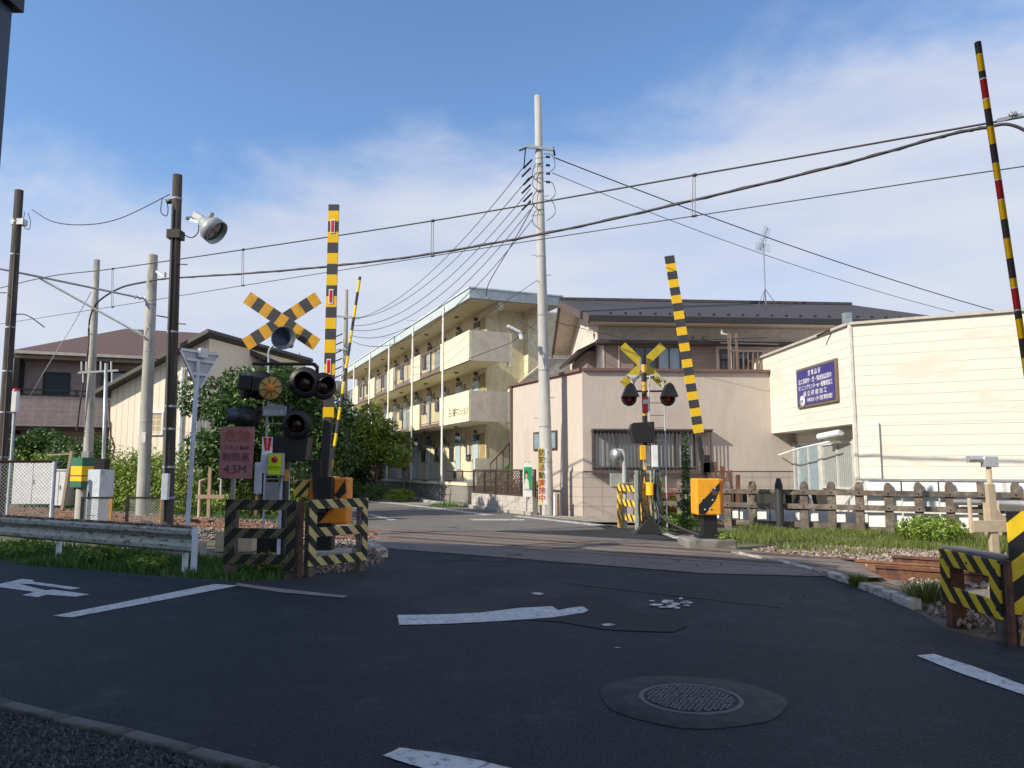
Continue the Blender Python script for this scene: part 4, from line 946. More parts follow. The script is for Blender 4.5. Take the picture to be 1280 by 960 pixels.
bb = MB().bar((-2.0,0,5.6),(.6,0,6.52),.6,.16); bb.bar((.6,0,6.52),(3.75,0,5.2),.6,.16)
for v in range(len(bb.v)):
    x_, y_, z_ = bb.v[v]; bb.v[v] = (x_, 7.3 if y_ > 0 else -.7, z_)
bb.build('roof', M('dark metal roof', (.06,.055,.055), .6), gh)
bb = MB()
for i in range(10): bb.box(1.2+i*.25,1.25+i*.25,-.68,-.0,6.12-i*.105,6.18-i*.105)
bb.build('rafters', m_brown, gh)
lb = thing('house', 'small pale house glimpsed beyond the striped boom', 'house', (-14.2,52,0), radians(0))
MB().box(0,3.6,0,6,0,3.2).build('wall', m_corr, lb); roofslab([(-.4,-.4,3.15),(4,-.4,3.15),(4,3,4.3),(-.4,3,4.3)], .1, m_roofd, 'roof', lb, lambda o: o)
window(lb, 1.0,2.4,1.0,2.2,0,.06,-.05,m_brown,m_glass,(.5,))

# hedges, the dark tree behind the near signal, shrubs
def hedge(u0, u1, n0, n1, h, label, mat, seed, n, name='hedge', sz=.075, rise=0):
    r = random.Random(seed); t = thing(name, label, 'hedge', T(u0,(n0+n1)/2), TROT); L_ = u1-u0; bl = []
    for i in range(max(14,int(abs(L_)*6))):
        x = r.uniform(0, L_); hh = h*r.uniform(.7,1.05); bl.append(((x, r.uniform(-.25,.25), hh*.75),(.5,(n1-n0)/2*r.uniform(.7,1.1),hh*.28))); bl.append(((x, 0, hh*.35),(.55,(n1-n0)/2,hh*.36)))
    leaf_mesh(bl, n, sz, r).build('leaves', mat, t)
    for i in range(int(abs(L_)/1.2)+1): x = L_*(i+.5)/(int(abs(L_)/1.2)+1); MB().tube([(x,0,-.05),(x+.1,0,h*.7)], .03, 5).build('stem', m_bark, t)
    return t
def uof(px, n):
    c = T(0, n); r_ = (px-640)/FPX; return (r_*c.y-c.x)/(TU.x-r_*TU.y)
hedge(uof(138,3.1),uof(245,3.1),2.6,3.7,2.3,'rounded green hedge before the cream corrugated house', m_leafm, 71, 11000)
hedge(uof(-25,3.6),uof(74,3.6),2.9,4.4,2.3,'yellow green hedge at the left before the brick faced house', m_leaflt, 72, 10000, sz=.085)
hedge(uof(76,3.1),uof(136,3.1),2.6,3.7,2.9,'dark green shrubbery round the foot of the thinner grey pole', m_leaf, 73, 9000)
hedge(uof(240,3.4),uof(405,3.4),2.9,4.1,1.45,'low leafy hedge under the dark tree beyond the rails', m_leafm, 74, 13000)
r = random.Random(80)
tr1 = thing('tree', 'large dark broad leaved tree behind the near crossing signal', 'tree', (-8.2,25.0,0))
bl = clumps(r,(-.2,0,3.3),(2.1,1.5,1.85),40,.36)+clumps(r,(1.5,0,2.3),(1.6,1.3,1.8),26,.4)+clumps(r,(-1.1,0,1.9),(1.4,1.2,1.3),14,.42)
leaf_mesh(bl, 42000, .09, r).build('crown', m_leaf, tr1)
b = MB().tube([(0,0,-.05),(.05,0,1.2),(0,.1,2.4),(0,0,3.8)], [.14,.11,.09,.03], 9)
for c, _ in bl[:14]: b.tube([(0,.05,1.3),(c.x*.5,c.y*.5,(1.6+c.z)/2),tuple(c)], [.06,.04,.012], 6)
b.build('trunk', m_bark, tr1)
tree((-6.25,25.2,0), 'lighter shrubby tree right of the large dark tree, behind the orange barrier', 2.5, (.65,.8), .6, 3500, .08, m_leafm, 82, cz=1.3, nb=18, k=.42)
tree((-22.2,36.0,0), 'dark rounded tree behind the far left cabinets', 3.4, (1.5,1.3), 1.2, 6500, .10, m_leaf, 83, cz=2.2, nb=20, k=.42)

# grass verges at left
grass('grass', 9000, polyreg([G(-30,702), G(0,702), G(75,708), G(200,719), G(300,726), G(350,724), G(372,718), G(300,700), G(200,690), G(60,680), G(-30,672)]), .06, .20, 'dark green grass verge under the guardrail', m_grassd, 91, w=.008, zf=lambda p: -.045)
grass('grass', 6000, lambda r: T(-17.0-r.random()*18, r.uniform(2.4,4.2)), .08, .22, 'green weeds beyond the rails left of the crossing', m_grassd, 92, w=.009)
grass('grass', 2500, lambda r: T(-3.0+r.random()*1.9, r.uniform(2.0,4.6)), .06, .18, 'thin weeds round the orange barrier box base', m_grass, 93)

rr = random.Random(19)
for i, (px, py, w_) in enumerate(((30,692,.5),(120,700,.35),(185,712,.3),(330,714,.3))):
    wtuft(G(px,py), 14, .22+.1*rr.random(), ('broad leaved weeds under the guardrail at the left edge','broad leaved weeds by the first guardrail post','low weeds midway along the guardrail','dark weeds at the foot of the mossy board')[i], m_leafm, 100+i, w_, 260)
# ---------------------------------------------------------------- poles
def pole(name, label, top, base, r0, r1, mat, cat='pole', bands=(), extra=None, bm=None):
    t = thing(name, label, cat, base); d = top-Vector(base)
    MB().tube([(0,0,-.1), tuple(d*.5), tuple(d)], [r0,(r0+r1)/2,r1], 18).build('shaft', mat, t)
    for f_ in bands:
        rr_ = r0+(r1-r0)*f_+.006; MB().tube([tuple(d*f_), tuple(d*f_+Vector((0,0,.04)))], rr_, 18).build('band', bm or m_steel, t)
    return t
def based(px_top, py_top, Yd, px_base):
    tp = P(px_top, py_top, Yd); bs = P(px_base, HZ, Yd); bs.z = 0
    v = .0
    # column of the base in the picture is given near the ground
    g_y = HZ + H/Yd*FPX; q = P(px_base, g_y, Yd); return tp, Vector((q.x, Yd, 0))
tp, bs = based(672,120,25.7,684); cp_top, cp_bs = tp, bs
cpole = pole('utility_pole', 'tall grey concrete utility pole beside the pink house', tp, bs, .225, .115, m_polew, 'utility pole', (.12,.2,.33,.46,.6,.7,.76,.79,.82,.84))
d = tp-bs
zc = P(675,187,25.7)-bs
bb = MB().bar(zc+Vector((-.5,-.16,.05)), zc+Vector((.52,-.16,-.08)), .08, .09); bb.build('crossarm', m_steel, cpole)
bb = MB()
for x_, z_ in ((-.48,-.12),(.46,-.3)): bb.tube([zc+Vector((x_,-.16,0)), zc+Vector((x_*1.3-.1,-.2,z_))], .035, 8)
for i in range(6): c = zc+Vector((-.28-.05*(i%2),-.1,-.4-.3*i)); bb.tube([c, c+Vector((-.3,.25,-.22))], .035, 7)
for i in range(4): bb.tube([zc+Vector((.2,-.1,-.3-i*.3)), zc+Vector((.34,-.1,-.32-i*.3))], .04, 7)
bb.build('insulator', m_dark, cpole)
bb = MB()
for i in range(7):
    c = zc+Vector((.12,-.12,-.2-.33*i)); s_ = R.choice((-1,1)); pts = [c, c+Vector((s_*.3,-.05,-.1)), c+Vector((s_*.38,-.05,-.5)), c+Vector((s_*.1,-.02,-.75))]; bb.tube(spline(pts,6), .013, 5)
bb.build('jumper_cables', m_wire, cpole)
bb = MB()
for i in range(14):
    z_ = 3.2+i*.7; s_ = 1 if i % 2 else -1; c = d*(z_/d.z); rr_ = .225-.11*z_/14; MB().bar(c+Vector((s_*rr_*.8,0,0)), c+Vector((s_*(rr_+.16),0,.02)), .02, .02).build('step_bolt', m_steel, cpole)
# street lamp on it
sl_ = thing('street_lamp', 'small white street lamp on an arm left of the tall grey pole', 'street lamp', P(681,455,25.55))
arm = P(650,414,25.2)-P(681,455,25.55)
MB().tube([(0,0,-.4),(-.05,-.05,.1),(-.1,-.1,.35),tuple(arm*.95)], .018, 6).build('arm', m_steel, sl_)
b = MB(); b.bar(arm+Vector((.02,0,-.05)), arm+Vector((-.42,-.1,.16)), .14, .10); b.bar(arm+Vector((.0,0,-.02)), arm+Vector((.05,0,-.28)), .12,.09); b.build('head', m_white, sl_, bevel=.03)
MB().bar(arm+Vector((-.08,-.02,-.065)), arm+Vector((-.38,-.09,.08)), .1, .03).build('lens', m_glassb, sl_)
MB().box(-.04,.04,-.03,.03,-.5,.1).build('bracket', m_steel, sl_)

tp, bs = based(433,362,45,429)
fpole = pole('utility_pole', 'distant utility pole with a transformer at the far end of the apartments', tp, bs, .2, .11, m_pole, 'utility pole', (.4,.5,.6))
d = tp-bs; bb = MB().bar(d*.86+Vector((-1.0,-.15,.1)), d*.86+Vector((.85,-.15,-.05)), .1, .12); bb.bar(d*.70+Vector((-.5,-.15,0)), d*.70+Vector((.35,-.15,0)), .08, .08); bb.build('crossarm', m_steel, fpole)
MB().lathe([(0,0),(.26,0),(.26,.85),(.2,.95),(0,.95)], tuple(d*.47+Vector((-.45,-.1,0))), n=16).build('transformer', m_polew, fpole)
bb = MB()
for i in range(8): c = d*(.50+.04*i)+Vector((-.2,0,0)); bb.tube([c, c+Vector((-.5,-.5,-.35))], .04, 6)
bb.build('insulator', m_dark, fpole)
tp, bs = based(416,462,75,414); t = pole('utility_pole', 'tiny far away utility pole behind the near signal lamps', P(374,441,78), Vector((P(374,441,78).x,78,0)), .15,.09,m_pole,'utility pole')

# dark wooden poles
tp, bs = based(222,219,15.6,208)
wp = pole('lighting_pole', 'dark weathered pole carrying the large floodlight', tp, bs, .125, .095, m_wpole, 'pole', (.12,.2,.3,.36,.56,.83,.93))
wtop, wbs = tp, bs; d = tp-bs
MB().tube([tuple(d*.0+Vector((-.02,-.13,.5))), tuple(d*.55+Vector((-.03,-.115,0))), tuple(d*.9+Vector((-.02,-.11,0)))], .022, 6).build('cable', m_wire, wp)
MB().box(-.06,.07,-.22,-.125,.9,1.42).build('switch_box', m_bluew, wp, bevel=.01)
bb = MB()
for z_, s_ in ((5.75,1),(4.5,1),(4.6,-1),(3.7,-1)): c = d*(z_/d.z); MB().bar(c, c+Vector((.3*s_,-.1,-.04*s_)), .022, .022).build('step_bolt', m_dark, wp)
bb = MB(); c = d*.93; bb.lathe([(.04,0),(.05,.05),(.05,.1),(.03,.12)], tuple(c+Vector((-.2,0,-.05))), (1,0,.2), 10); bb.build('insulator', m_dark, wp); bb = MB(); c = d*.83; bb.box(c.x-.13,c.x+.14,-.15,.12,c.z-.09,c.z+.09); bb.build('clamp', m_dark, wp)
# floodlight
fc = P(240,273,15.6); fL = thing('floodlight', 'big round grey floodlight hanging from the dark pole', 'floodlight', fc)
hd = P(266,287,15.4)-fc; ax = Vector((.78,-.12,-.62)).normalized()
MB().lathe([(.0,-.22),(.1,-.22),(.13,-.1),(.19,.0),(.245,.03),(.265,.06),(.27,.25),(.255,.25),(.24,.10),(.0,.05)], tuple(hd-ax*.12), tuple(ax), 28).build('reflector_head', M('pale grey enamel', (.34,.37,.39), .4, .1, bump=0), fL)
MB().lathe([(.236,.16),(0,.17)], tuple(hd-ax*.12), tuple(ax), 28).build('lens', m_glass, fL)
MB().tube([(-.12,0,.0),(.1,0,.02),(.2,0,-.02)], .04, 8).bar((.05,0,.08),hd-ax*.3+Vector((0,0,.05)),.09,.12).bar((-.02,0,-.03),hd-ax*.34+Vector((0,.06,-.05)),.06,.05).build('bracket', m_steel, fL)
MB().tube([hd-ax*.2+Vector((.08,0,.12)),hd-ax*.2+Vector((.12,0,.24))],.05,8).build('knob', m_steel, fL)
MB().tube(spline([(.14,0,-.05),(.14,0,-.3),(.0,-.02,-.42),(-.2,-.05,-.3),(-.32,0,-.05)],6), .012, 5).build('cable', m_wire, fL)

tp, bs = based(24,238,20,-3)
lp = pole('wooden_pole', 'dark pole at the left edge of the picture', tp, bs, .135, .105, m_wpole, 'pole', (.2,.33,.45,.58,.8,.9))
ltop, lbs = tp, bs; d = tp-bs
MB().tube([tuple(d*.05+Vector((.08,-.12,0))), tuple(d*.55+Vector((.07,-.11,0))), tuple(d*.82+Vector((.06,-.1,0)))], .022, 6).build('cable', m_wire, lp)
bb = MB(); c = d*.9; bb.box(c.x-.12,c.x+.22,-.1,.1,c.z-.07,c.z+.09); bb.build('clamp', m_steel, lp)
bb = MB(); c = d*.62; bb.tube(spline([c, c+Vector((.4,0,0)), c+Vector((.9,0,-.33))],5), .015, 6); bb.build('stay_rod', m_wire, lp)
# grey catenary mast with bracket
tp, bs = based(191,319,26,178); mtop, mbs = tp, bs
cm = pole('catenary_mast', 'thick grey concrete mast with a long bracket over the track', tp, bs, .215, .165, m_pole, 'mast', (.35,.62,.8,.96))
d = tp-bs; arm0 = P(184,374,26)-bs; arm1 = P(20,340,22.9)-bs; arm2 = P(0,337,20.6)-bs
fd = (arm1-arm0); 
MB().tube([arm0, arm0+fd*.82, arm1+fd*.12], .035, 8).tube([P(181,421,26)-bs, P(48,347,23.4)-bs], .035, 8).build('bracket_arm', m_steel, cm)
bb = MB(); 
for f_ in (.02,.06,.1): c = arm0+fd*f_; bb.lathe([(.04,-.03),(.085,0),(.04,.03)], tuple(c), tuple(fd), 10)
c = P(172,415,25.9)-bs; bb.lathe([(.05,-.12),(.07,0),(.05,.12)], tuple(c), tuple(P(181,421,26)-P(48,347,23.4)), 10)
bb.build('insulator', m_white, cm)
bb = MB(); c = P(206,346,25.8)-bs; bb.bar(P(190,336,26)-bs, c, .06, .06); bb.tube([c, c+Vector((0,0,.15))], .05, 8); bb.build('feeder_bracket', m_steel, cm)
MB().box(-.06,.06,-.2,-.17,2.4,2.75).build('number_plate', m_white, cm)
tp, bs = based(121,325,30,107); gtop, gbs = tp, bs
gp_ = pole('concrete_pole', 'thinner grey concrete pole between the houses at left', tp, bs, .19, .115, m_pole, 'pole', (.3,.45,.6,.75)); d = tp-bs
MB().tube(spline([P(184,352,26)-bs, P(150,360,28)-bs, P(122,378,29.7)-bs, P(112,400,29.75)-bs, P(110,440,29.75)-bs, P(100,505,29.75)-bs, P(96,540,29.75)-bs],6), .035, 7).build('cable', m_wire, gp_)
# pipe mast with crossarm in front of it
tp, bs = based(133,454,20.5,127)
pm = pole('pipe_mast', 'slim steel mast with a short crossarm above the white cabinet', tp, bs, .05, .045, m_steel, 'mast'); d = tp-bs
bb = MB().bar(P(98,466,20.5)-bs, P(148,463,20.5)-bs, .05, .05); bb.build('crossarm', m_steel, pm)
bb = MB()
for px in (102,108,126,139): bb.tube([P(px,464,20.5)-bs, P(px,452,20.5)-bs], .022, 6)
for px in (104,140): bb.tube([P(px,478,20.5)-bs, P(px,464,20.5)-bs], .022, 6)
bb.build('insulator', m_polew, pm)
MB().tube(spline([P(136,500,20.4)-bs, P(138,540,20.4)-bs, P(143,560,20.4)-bs, P(136,580,20.4)-bs],6), .02, 5).build('conduit', m_rust, pm)

# ---------------------------------------------------------------- overhead wires
def trackY(px, n=0):
    r_ = (px-640)/FPX; c = T(0, n); return (lambda t: (c+TU*t))((r_*c.y-c.x)/(TU.x-r_*TU.y)).y
def tw(l, n=0): return [P(x, y, trackY(x, n)) for x, y in l]
msg = [(0,360),(64,345),(141,336),(305,312),(541,276),(868,219),(1100,178),(1280,146)]; con = [(0,405),(136,384),(304,357),(541,320),(868,270),(1280,208)]
wire('messenger_wire', 'upper overhead wire carrying white hangers above the track', spline(tw(msg)+[T(4,0,6.5)],6), .016, cat='overhead wire', n=6)
wire('contact_wire', 'lowest overhead wire of the railway, held by white hangers', spline(tw(con)+[T(4,0,5.7)],6), .010, cat='overhead wire')
for i, (px, y0, y1) in enumerate(((141,336,384),(304,312,357),(541,276,320),(868,219,270))):
    a, b_ = P(px,y0,trackY(px)), P(px,y1,trackY(px)); off_ = Vector((.045,0,0))
    t = thing('wire_hanger', ('white wire hanger farthest left beside the concrete pole','white wire hanger above the yellow and black cross','white wire hanger above the apartment roof','white wire hanger right of the tall grey pole')[i], 'hanger', b_)
    MB().tube([a-b_-off_*.6, -off_], .009, 5).tube([a-b_+off_*.3, off_*.2], .009, 5).build('loop', m_hang, t); MB().lathe([(.03,-.04),(.035,0),(.03,.04)], tuple(a-b_), tuple(TU), 8).build('clip', m_dark, t); MB().lathe([(.02,-.05),(.025,0),(.02,.05)], (0,0,0), tuple(TU), 8).build('clip', m_dark, t)
fpts = [P(x, y, trackY(x, 1.2)+k) for x, y, k in ((184,352,0),(212,348,0),(320,341,0),(430,331,0),(541,317,0),(700,288,0),(868,250,0),(1050,206,0),(1180,170,0),(1235,159,0))] 
fpts[0] = P(184,352,26)
fo = MB(); sp = spline(fpts,12); fo.tube(sp, .028, 8)
hx = []; 
for i, p in enumerate(sp):
    a = i*1.1; hx.append(p+Vector((0,.024*cos(a),.024*sin(a))))
fo.tube(hx, .016, 5); tag(fo.build('feeder_cable', m_wire), 'thick twisted feeder cable crossing the whole sky', 'overhead wire')
wire('feeder_drop', 'black cable curving down at the right edge near the tall boom', spline([fpts[-1], P(1262,156,trackY(1262,1.2)), P(1290,172,trackY(1280,1.2)), P(1310,220,trackY(1280,1.2))],6), .028, cat='overhead wire')
ins = thing('strain_insulator', 'pale wire strain fitting at the upper right edge', 'insulator', P(1262,148,trackY(1262)))
MB().bar((-.18,0,-.03),(.2,0,.06),.02,.05).lathe([(.02,0),(.05,.03),(.02,.06),(.05,.09),(.02,.12)], (.0,0,.05), (1,0,.15), 8).build('body', m_steel, ins)
# distribution wires between tall pole and the far pole
cY = 25.6; fY = 44.6
pairs = [((655,208),(446,398)),((661,222),(443,398)),((663,236),(440,407)),((663,250),(438,412)),((663,262),(438,419)),((665,275),(441,427))]
for i, (a, b_) in enumerate(pairs):
    wire('power_line', 'sagging power line between the tall grey pole and the distant pole', [P(*a,cY), P(*b_,fY)], .016, sag=1.0+.15*i, group='power lines from tall pole to distant pole', cat='power line', n=4)
wire('power_line', 'pair of droplets hung power line from crossarm', [P(657,184,cY), P(655,208,cY)], .02, cat='power line', n=4)['label'] = 'short strain wire at the left end of the tall pole crossarm'
wire('power_line', 'thicker power line running from the tall pole down to the right', [P(693,197,25.5), P(1242,388,36)], .022, sag=.25, cat='power line', n=4)
wire('power_line', 'thinner power line running from the tall pole down to the right', [P(690,216,25.5), P(1192,390,36)], .013, sag=.35, cat='power line', n=4)
wire('power_line', 'short drooping cable from the tall pole to the apartment eaves', spline([P(668,255,25.6), P(640,305,28), P(612,352,32), P(608,370,33.6)],5), .018, cat='power line', n=4)
wire('service_wire', 'service cable crossing before the apartment to the street lamp', spline([P(610,372,33.2), P(640,395,30), P(668,412,26.2)],5), .018, cat='cable', n=4)
wire('service_wire', 'service cable sagging along the upper gallery wall', [P(585,449,32), P(640,428,28), P(676,398,25.6)], .013, cat='cable', n=4)
wire('service_wire', 'thin cable from the tall pole over the gallery roof', [P(672,350,25.5), P(592,404,33.0)], .011, cat='cable', n=4)
wire('service_wire', 'thin cable low across the pink house upper windows', [P(692,402,25.7), P(800,428,24.6), P(960,422,24)], .010, cat='cable', n=4)
wire('pole_wire', 'sagging thin wire between the two dark poles at left', spline([P(40,262,20), P(66,277,19.2), P(105,281,18.2), P(150,273,17.2), P(212,243,15.6)],6), .012, cat='wire', n=4)
wire('stay_wire', 'slanting stay wire before the brown roofed house', [P(114,365,25), P(90,408,25), P(55,465,25), P(35,500,25)], .012, mat=m_steel, cat='wire', n=4)
wire('stay_wire', 'short wire leaving the left edge of the picture', [P(0,366,19.5), P(8,366,20)], .012, cat='wire', n=4)
for i, (cx, cy, Yd) in enumerate(((34,283,19.8),(206,266,15.4))):
    pts = [P(cx-3,cy-18,Yd),P(cx-5,cy-2,Yd),P(cx+2,cy+4,Yd),P(cx+4,cy-6,Yd),P(cx+1,cy-17,Yd)]
    wire('wire_loop', ('loose wire loop on the leftmost dark pole','loose wire loop on the floodlight pole')[i], spline(pts,6), .01, cat='wire', n=4)

# ---------------------------------------------------------------- crossing equipment
def xsign(par, c, half, w, ang, back=False, th=.015, ma=None):
    """crossbuck: two boards, black/yellow bands on the front"""
    for s_ in (1, -1):
        L_ = half; n_ = 9; b = MB()
        for i in range(n_):
            x0, x1 = -L_+2*L_*i/n_, -L_+2*L_*(i+1)/n_; b.mi = 0 if (back or i in (0,2,4,6,8)) else 1
            b.box(x0, x1, -th/2, th/2, -w/2, w/2)
        o = b.build('board', [ma or m_yela, M('aged black board', (.03,.032,.04), .6)], par, (c[0], c[1]-(.02 if s_ > 0 else 0), c[2]), (0, s_*ang, 0))
def lamp(par, loc, rotz, r_=.19, hood=.0, lens=None, name='signal_lamp', depth=.2, ring=True, s_hood=None):
    """faces local -y"""
    b = MB(); b.lathe([(0,.14),(.09,.14),(.11,.05),(r_*.62,.03),(r_*1.0,.0),(r_*1.0,-.015),(r_*.6,-.02)], axis=(0,1,0), n=28)
    o = b.build(name, m_black, par, loc, (0,0,rotz))
    MB().lathe([(r_*.50,-.02),(r_*.44,-.05),(r_*.2,-.065),(0,-.07)], axis=(0,1,0), n=24).build('lens', lens or m_dlens, o)
    hb = MB(); n_ = 18; rr_ = r_*.62; vs = []
    for k, y_ in enumerate((-.015,-.24)):
        for j in range(n_+1):
            a = radians(-35)+radians(250)*j/n_; vs.append((rr_*cos(a), y_*(1 if k == 0 else (.55+.45*max(0,sin(a)))), rr_*sin(a)))
    hb.add(vs, [(j, j+1, n_+1+j+1, n_+1+j) for j in range(n_)], True)
    h_ = hb.build('hood', m_black, o); sol = h_.modifiers.new('solid', 'SOLIDIFY'); sol.thickness = .006
    return o
NS = Vector((-3.65, 12.45, 0))
ns = thing('crossing_signal', 'near crossing signal seen from behind the striped board, with cross, horn and four dark lamps', 'crossing signal', NS)
def L(px, py, Yd=12.45): return P(px, py, Yd)-NS
b = MB(); zz = [0,.55,1.1,1.6,1.95,2.2,2.5,2.75,2.95,3.15,3.35,3.6,3.85,4.28]
for i in range(len(zz)-1):
    b.mi = 0 if i % 2 == 0 else 1
    if i < 4: b.mi = 0
    b.tube([(0,0,zz[i]),(0,0,zz[i+1])], .072, 18, caps=(i == len(zz)-2))
b.build('post', [M('dark post paint', (.03,.03,.033), .5), M('rusty yellow post paint', (.5,.24,.04), .6, dirt=(.25,.09,.03), dscale=9, dthr=.55)], ns)
MB().lathe([(.3,0),(.3,.1),(.15,.14),(.08,.14)], n=20).build('base', m_conc, ns)
cx_ = L(355,403); xsign(ns, (cx_.x, -.11, cx_.z), .70, .215, radians(34))
cy_ = L(360,427); MB().lathe([(.05,.28),(.06,.1),(.10,.02),(.19,-.12),(.20,-.14),(.18,-.12),(.07,.0),(0,.02)], (0,0,0), (0,1,0), 24).build('horn', M('dark blue horn', (.035,.05,.08), .45, bump=0), ns, (cy_.x,-.12,cy_.z), (radians(-8),0,0))
ns.children[-1].scale = (.86,1,.6)
a, c = L(316,455), L(392,454); MB().tube([(a.x,0,a.z),(c.x,0,a.z)], .028, 10).tube([(c.x,0,a.z),(c.x+.06,0,a.z-.05),(c.x+.06,0,a.z-.2)], .035, 10).build('upper_arm', m_black, ns)
c = L(385,480); lamp(ns, (c.x,-.18,c.z), radians(8), .255)
c = L(404,483); lamp(ns, (c.x,-.02,c.z), radians(35), .225)
c = L(322,482); lamp(ns, (c.x+.06,-.05,c.z), radians(200), .24)
c = L(306,480); lamp(ns, (c.x,.12,c.z), radians(150), .23)
for c in (L(322,482), L(306,480)):
    MB().box(-.1,.1,-.08,.08,-.12,.12).build('lamp_housing', m_black, ns, (c.x+.08,-.16,c.z), bevel=.02)
a = L(290,514); c = L(372,514); MB().tube([(a.x,0,a.z),(c.x,0,a.z)], .026, 10).build('lower_arm', m_black, ns)
c = L(375,531); lamp(ns, (c.x,-.16,c.z), radians(6), .235)
c = L(310,524); lamp(ns, (c.x,-.05,c.z), radians(190), .215)
c = L(296,520); MB().lathe([(0,.12),(.1,.12),(.13,0),(.13,-.12)], (c.x,0,c.z), (1,.2,0), 18).build('lamp_hood', M('dark blue horn', (.10,.14,.19), .4, bump=0), ns)
# round yellow disc with spokes
c = L(344,487); ds = MB().lathe([(0,.06),(.185,.06),(.195,.0),(.195,-.02),(.185,-.025),(0,-.03)], axis=(0,1,0), n=32).build('round_speaker', M('ochre grille', (.50,.33,.10), .6, bump=.4, bscale=120, dirt=(.36,.22,.06)), ns, (c.x,-.22,c.z))
b = MB()
for i in range(8): a = pi/8*2*i+.2; b.bar((.07*cos(a),-.034,.07*sin(a)),(.185*cos(a),-.032,.185*sin(a)),.008,.008)
b.build('spokes', m_black, ds); MB().lathe([(.07,-.034),(.065,-.045),(0,-.048)], axis=(0,1,0), n=24).build('hub', M('orange hub', (.65,.22,.02), .6), ds)
MB().lathe([(.203,.0),(.203,-.03),(.188,-.033)], axis=(0,1,0), n=32).build('rim', m_black, ds)
a, c = L(333,509), L(361,521); pl = MB().box(a.x,c.x,-.2,-.12,c.z,a.z).build('name_plate', M('grey plate', (.22,.27,.30), .6), ns, bevel=.006)
text('踏切注意', .085, M('grey letters', (.55,.6,.62), .6, bump=0), pl, ((a.x+c.x)/2,-.203,(a.z*.35+c.z*.65)), ext=.001, xs=.95)
a, c = L(342,546), L(386,576); MB().prism([(a.x,a.z),(c.x,a.z-.02),(c.x-.04,c.z),(a.x+.08,c.z+.02)], 'y', -.12, .25).build('direction_indicator', m_black, ns, bevel=.01)
a, c = L(334,547), L(346,570); pl = MB().box(a.x,c.x,-.25,-.235,c.z,a.z).build('emergency_plate', m_white, ns)
b = MB().prism([(a.x+.02,a.z-.01),(c.x-.01,a.z-.01),(c.x-.04,c.z+.08),(a.x+.05,c.z+.08)], 'y', -.254, -.2505); b.build('red_flag', m_red, pl)
for i, ch in enumerate('非常ボタン'): text(ch, .045, m_let, pl, ((a.x+c.x)/2+.003,-.2565,a.z-.035-i*.042), ext=.0006)
a, c = L(344.5,567), L(362.5,594.5); bx = MB().box(a.x,c.x,-.42,-.30,c.z,a.z).build('button_box', M('grey enclosure', (.30,.32,.32), .5), ns, bevel=.01)
MB().box(a.x+.02,c.x-.02,-.425,-.4205,c.z+.02,a.z-.02).build('face', M('lime face', (.52,.75,.02), .4, bump=0), bx)
MB().lathe([(.047,0),(.047,-.02),(.035,-.03),(0,-.032)], ((a.x+c.x)/2,-.426,a.z-.10), (0,1,0), 20).build('button', m_lens, bx)
text('非常時は強く\n押して下さい', .032, bl_, bx, ((a.x+c.x)/2,-.4265,a.z-.235), ext=.0006)
a, c = L(335,568), L(345,592); MB().box(a.x,c.x,-.36,-.24,c.z,a.z).build('junction_box', m_bluew, ns, bevel=.01)
a, c = L(328.5,578), L(335,616); MB().box(a.x,c.x,-.38,-.32,c.z,a.z).build('white_plate', m_bluew, ns)
b = MB()
for px in (330,360): a = L(px,520); b.tube([(a.x,.16,.2),(a.x,.16,a.z)], .018, 8)
a = L(332,455); b.tube(spline([(L(331,520).x,.16,L(331,520).z),(a.x,.16,a.z),(a.x+.01,.14,L(340,436).z),(L(345,428).x,.06,L(345,428).z),(L(352,427).x,.0,L(352,427).z)],6), .018, 8)
for i in range(11): z_ = .5+i*.3; 
for z_ in [.45+.3*i for i in range(8)]: b.tube([(L(330,520).x,.16,z_),(L(360,520).x,.16,z_)], .012, 6)
b.build('ladder', m_bluew, ns)
a = L(358,600); MB().tube([(a.x,-.3,0),(a.x,-.3,a.z+.1)], .03, 8).box(-.22,-.02,-.3,-.15,.9,1.3).build('conduit', m_steel, ns)
MB().box(-.34,-.0,-.25,.2,0,.5).build('relay_case', m_black, ns, bevel=.01)
# far signal
FS = Vector((3.28, 18.6, 0)); fs = thing('crossing_signal', 'far crossing signal with yellow cross and two red lamps before the pink house', 'crossing signal', FS)
def L(px, py, Yd=18.6): return P(px, py, Yd)-FS
b = MB(); zz = [0,1.1,2.05,2.35,2.6,2.8,3.1,3.4,3.62,3.85,4.05,4.28]
for i in range(len(zz)-1):
    b.mi = i % 2
    b.tube([(-.06+.0*i,0,zz[i]),(-.06,0,zz[i+1])], .062, 14, caps=(i == len(zz)-2))
b.build('post', [m_black, M('amber post paint', (.66,.36,.06), .5, dirt=(.36,.2,.05), dscale=6, dthr=.6)], fs)
MB().box(-.3,.25,-.25,.25,-.05,.12).build('base', m_conc, fs)
c = L(804.5,455.5); xsign(fs, (c.x,.1,c.z), .70, .20, radians(44), back=True, ma=M('sunlit back of cross', (.48,.36,.02), .5, dirt=(.4,.28,.02), dscale=3, dthr=.6))
MB().box(-.16,.02,-.0,.09,c.z-.15,c.z+.15).build('clamp', m_steel, fs)
c = L(791,472); MB().lathe([(.0,.1),(.05,.1),(.06,.0),(.15,-.14),(.155,-.16),(.13,-.14),(0,.02)], (0,0,0), (.9,.1,.5), 20).build('horn', M('pale horn', (.42,.42,.40), .5), fs, (c.x+.06,0,c.z))
MB().tube(spline([(-.04,0,3.68),(.16,-.02,3.78),(.34,-.02,3.72),(.4,-.02,3.45)],6), .03, 8).build('curved_pipe', m_polew, fs)
a, c = L(784,489), L(833,489); MB().tube([(a.x,0,a.z),(c.x,0,a.z)], .022, 8).build('arm', m_black, fs)
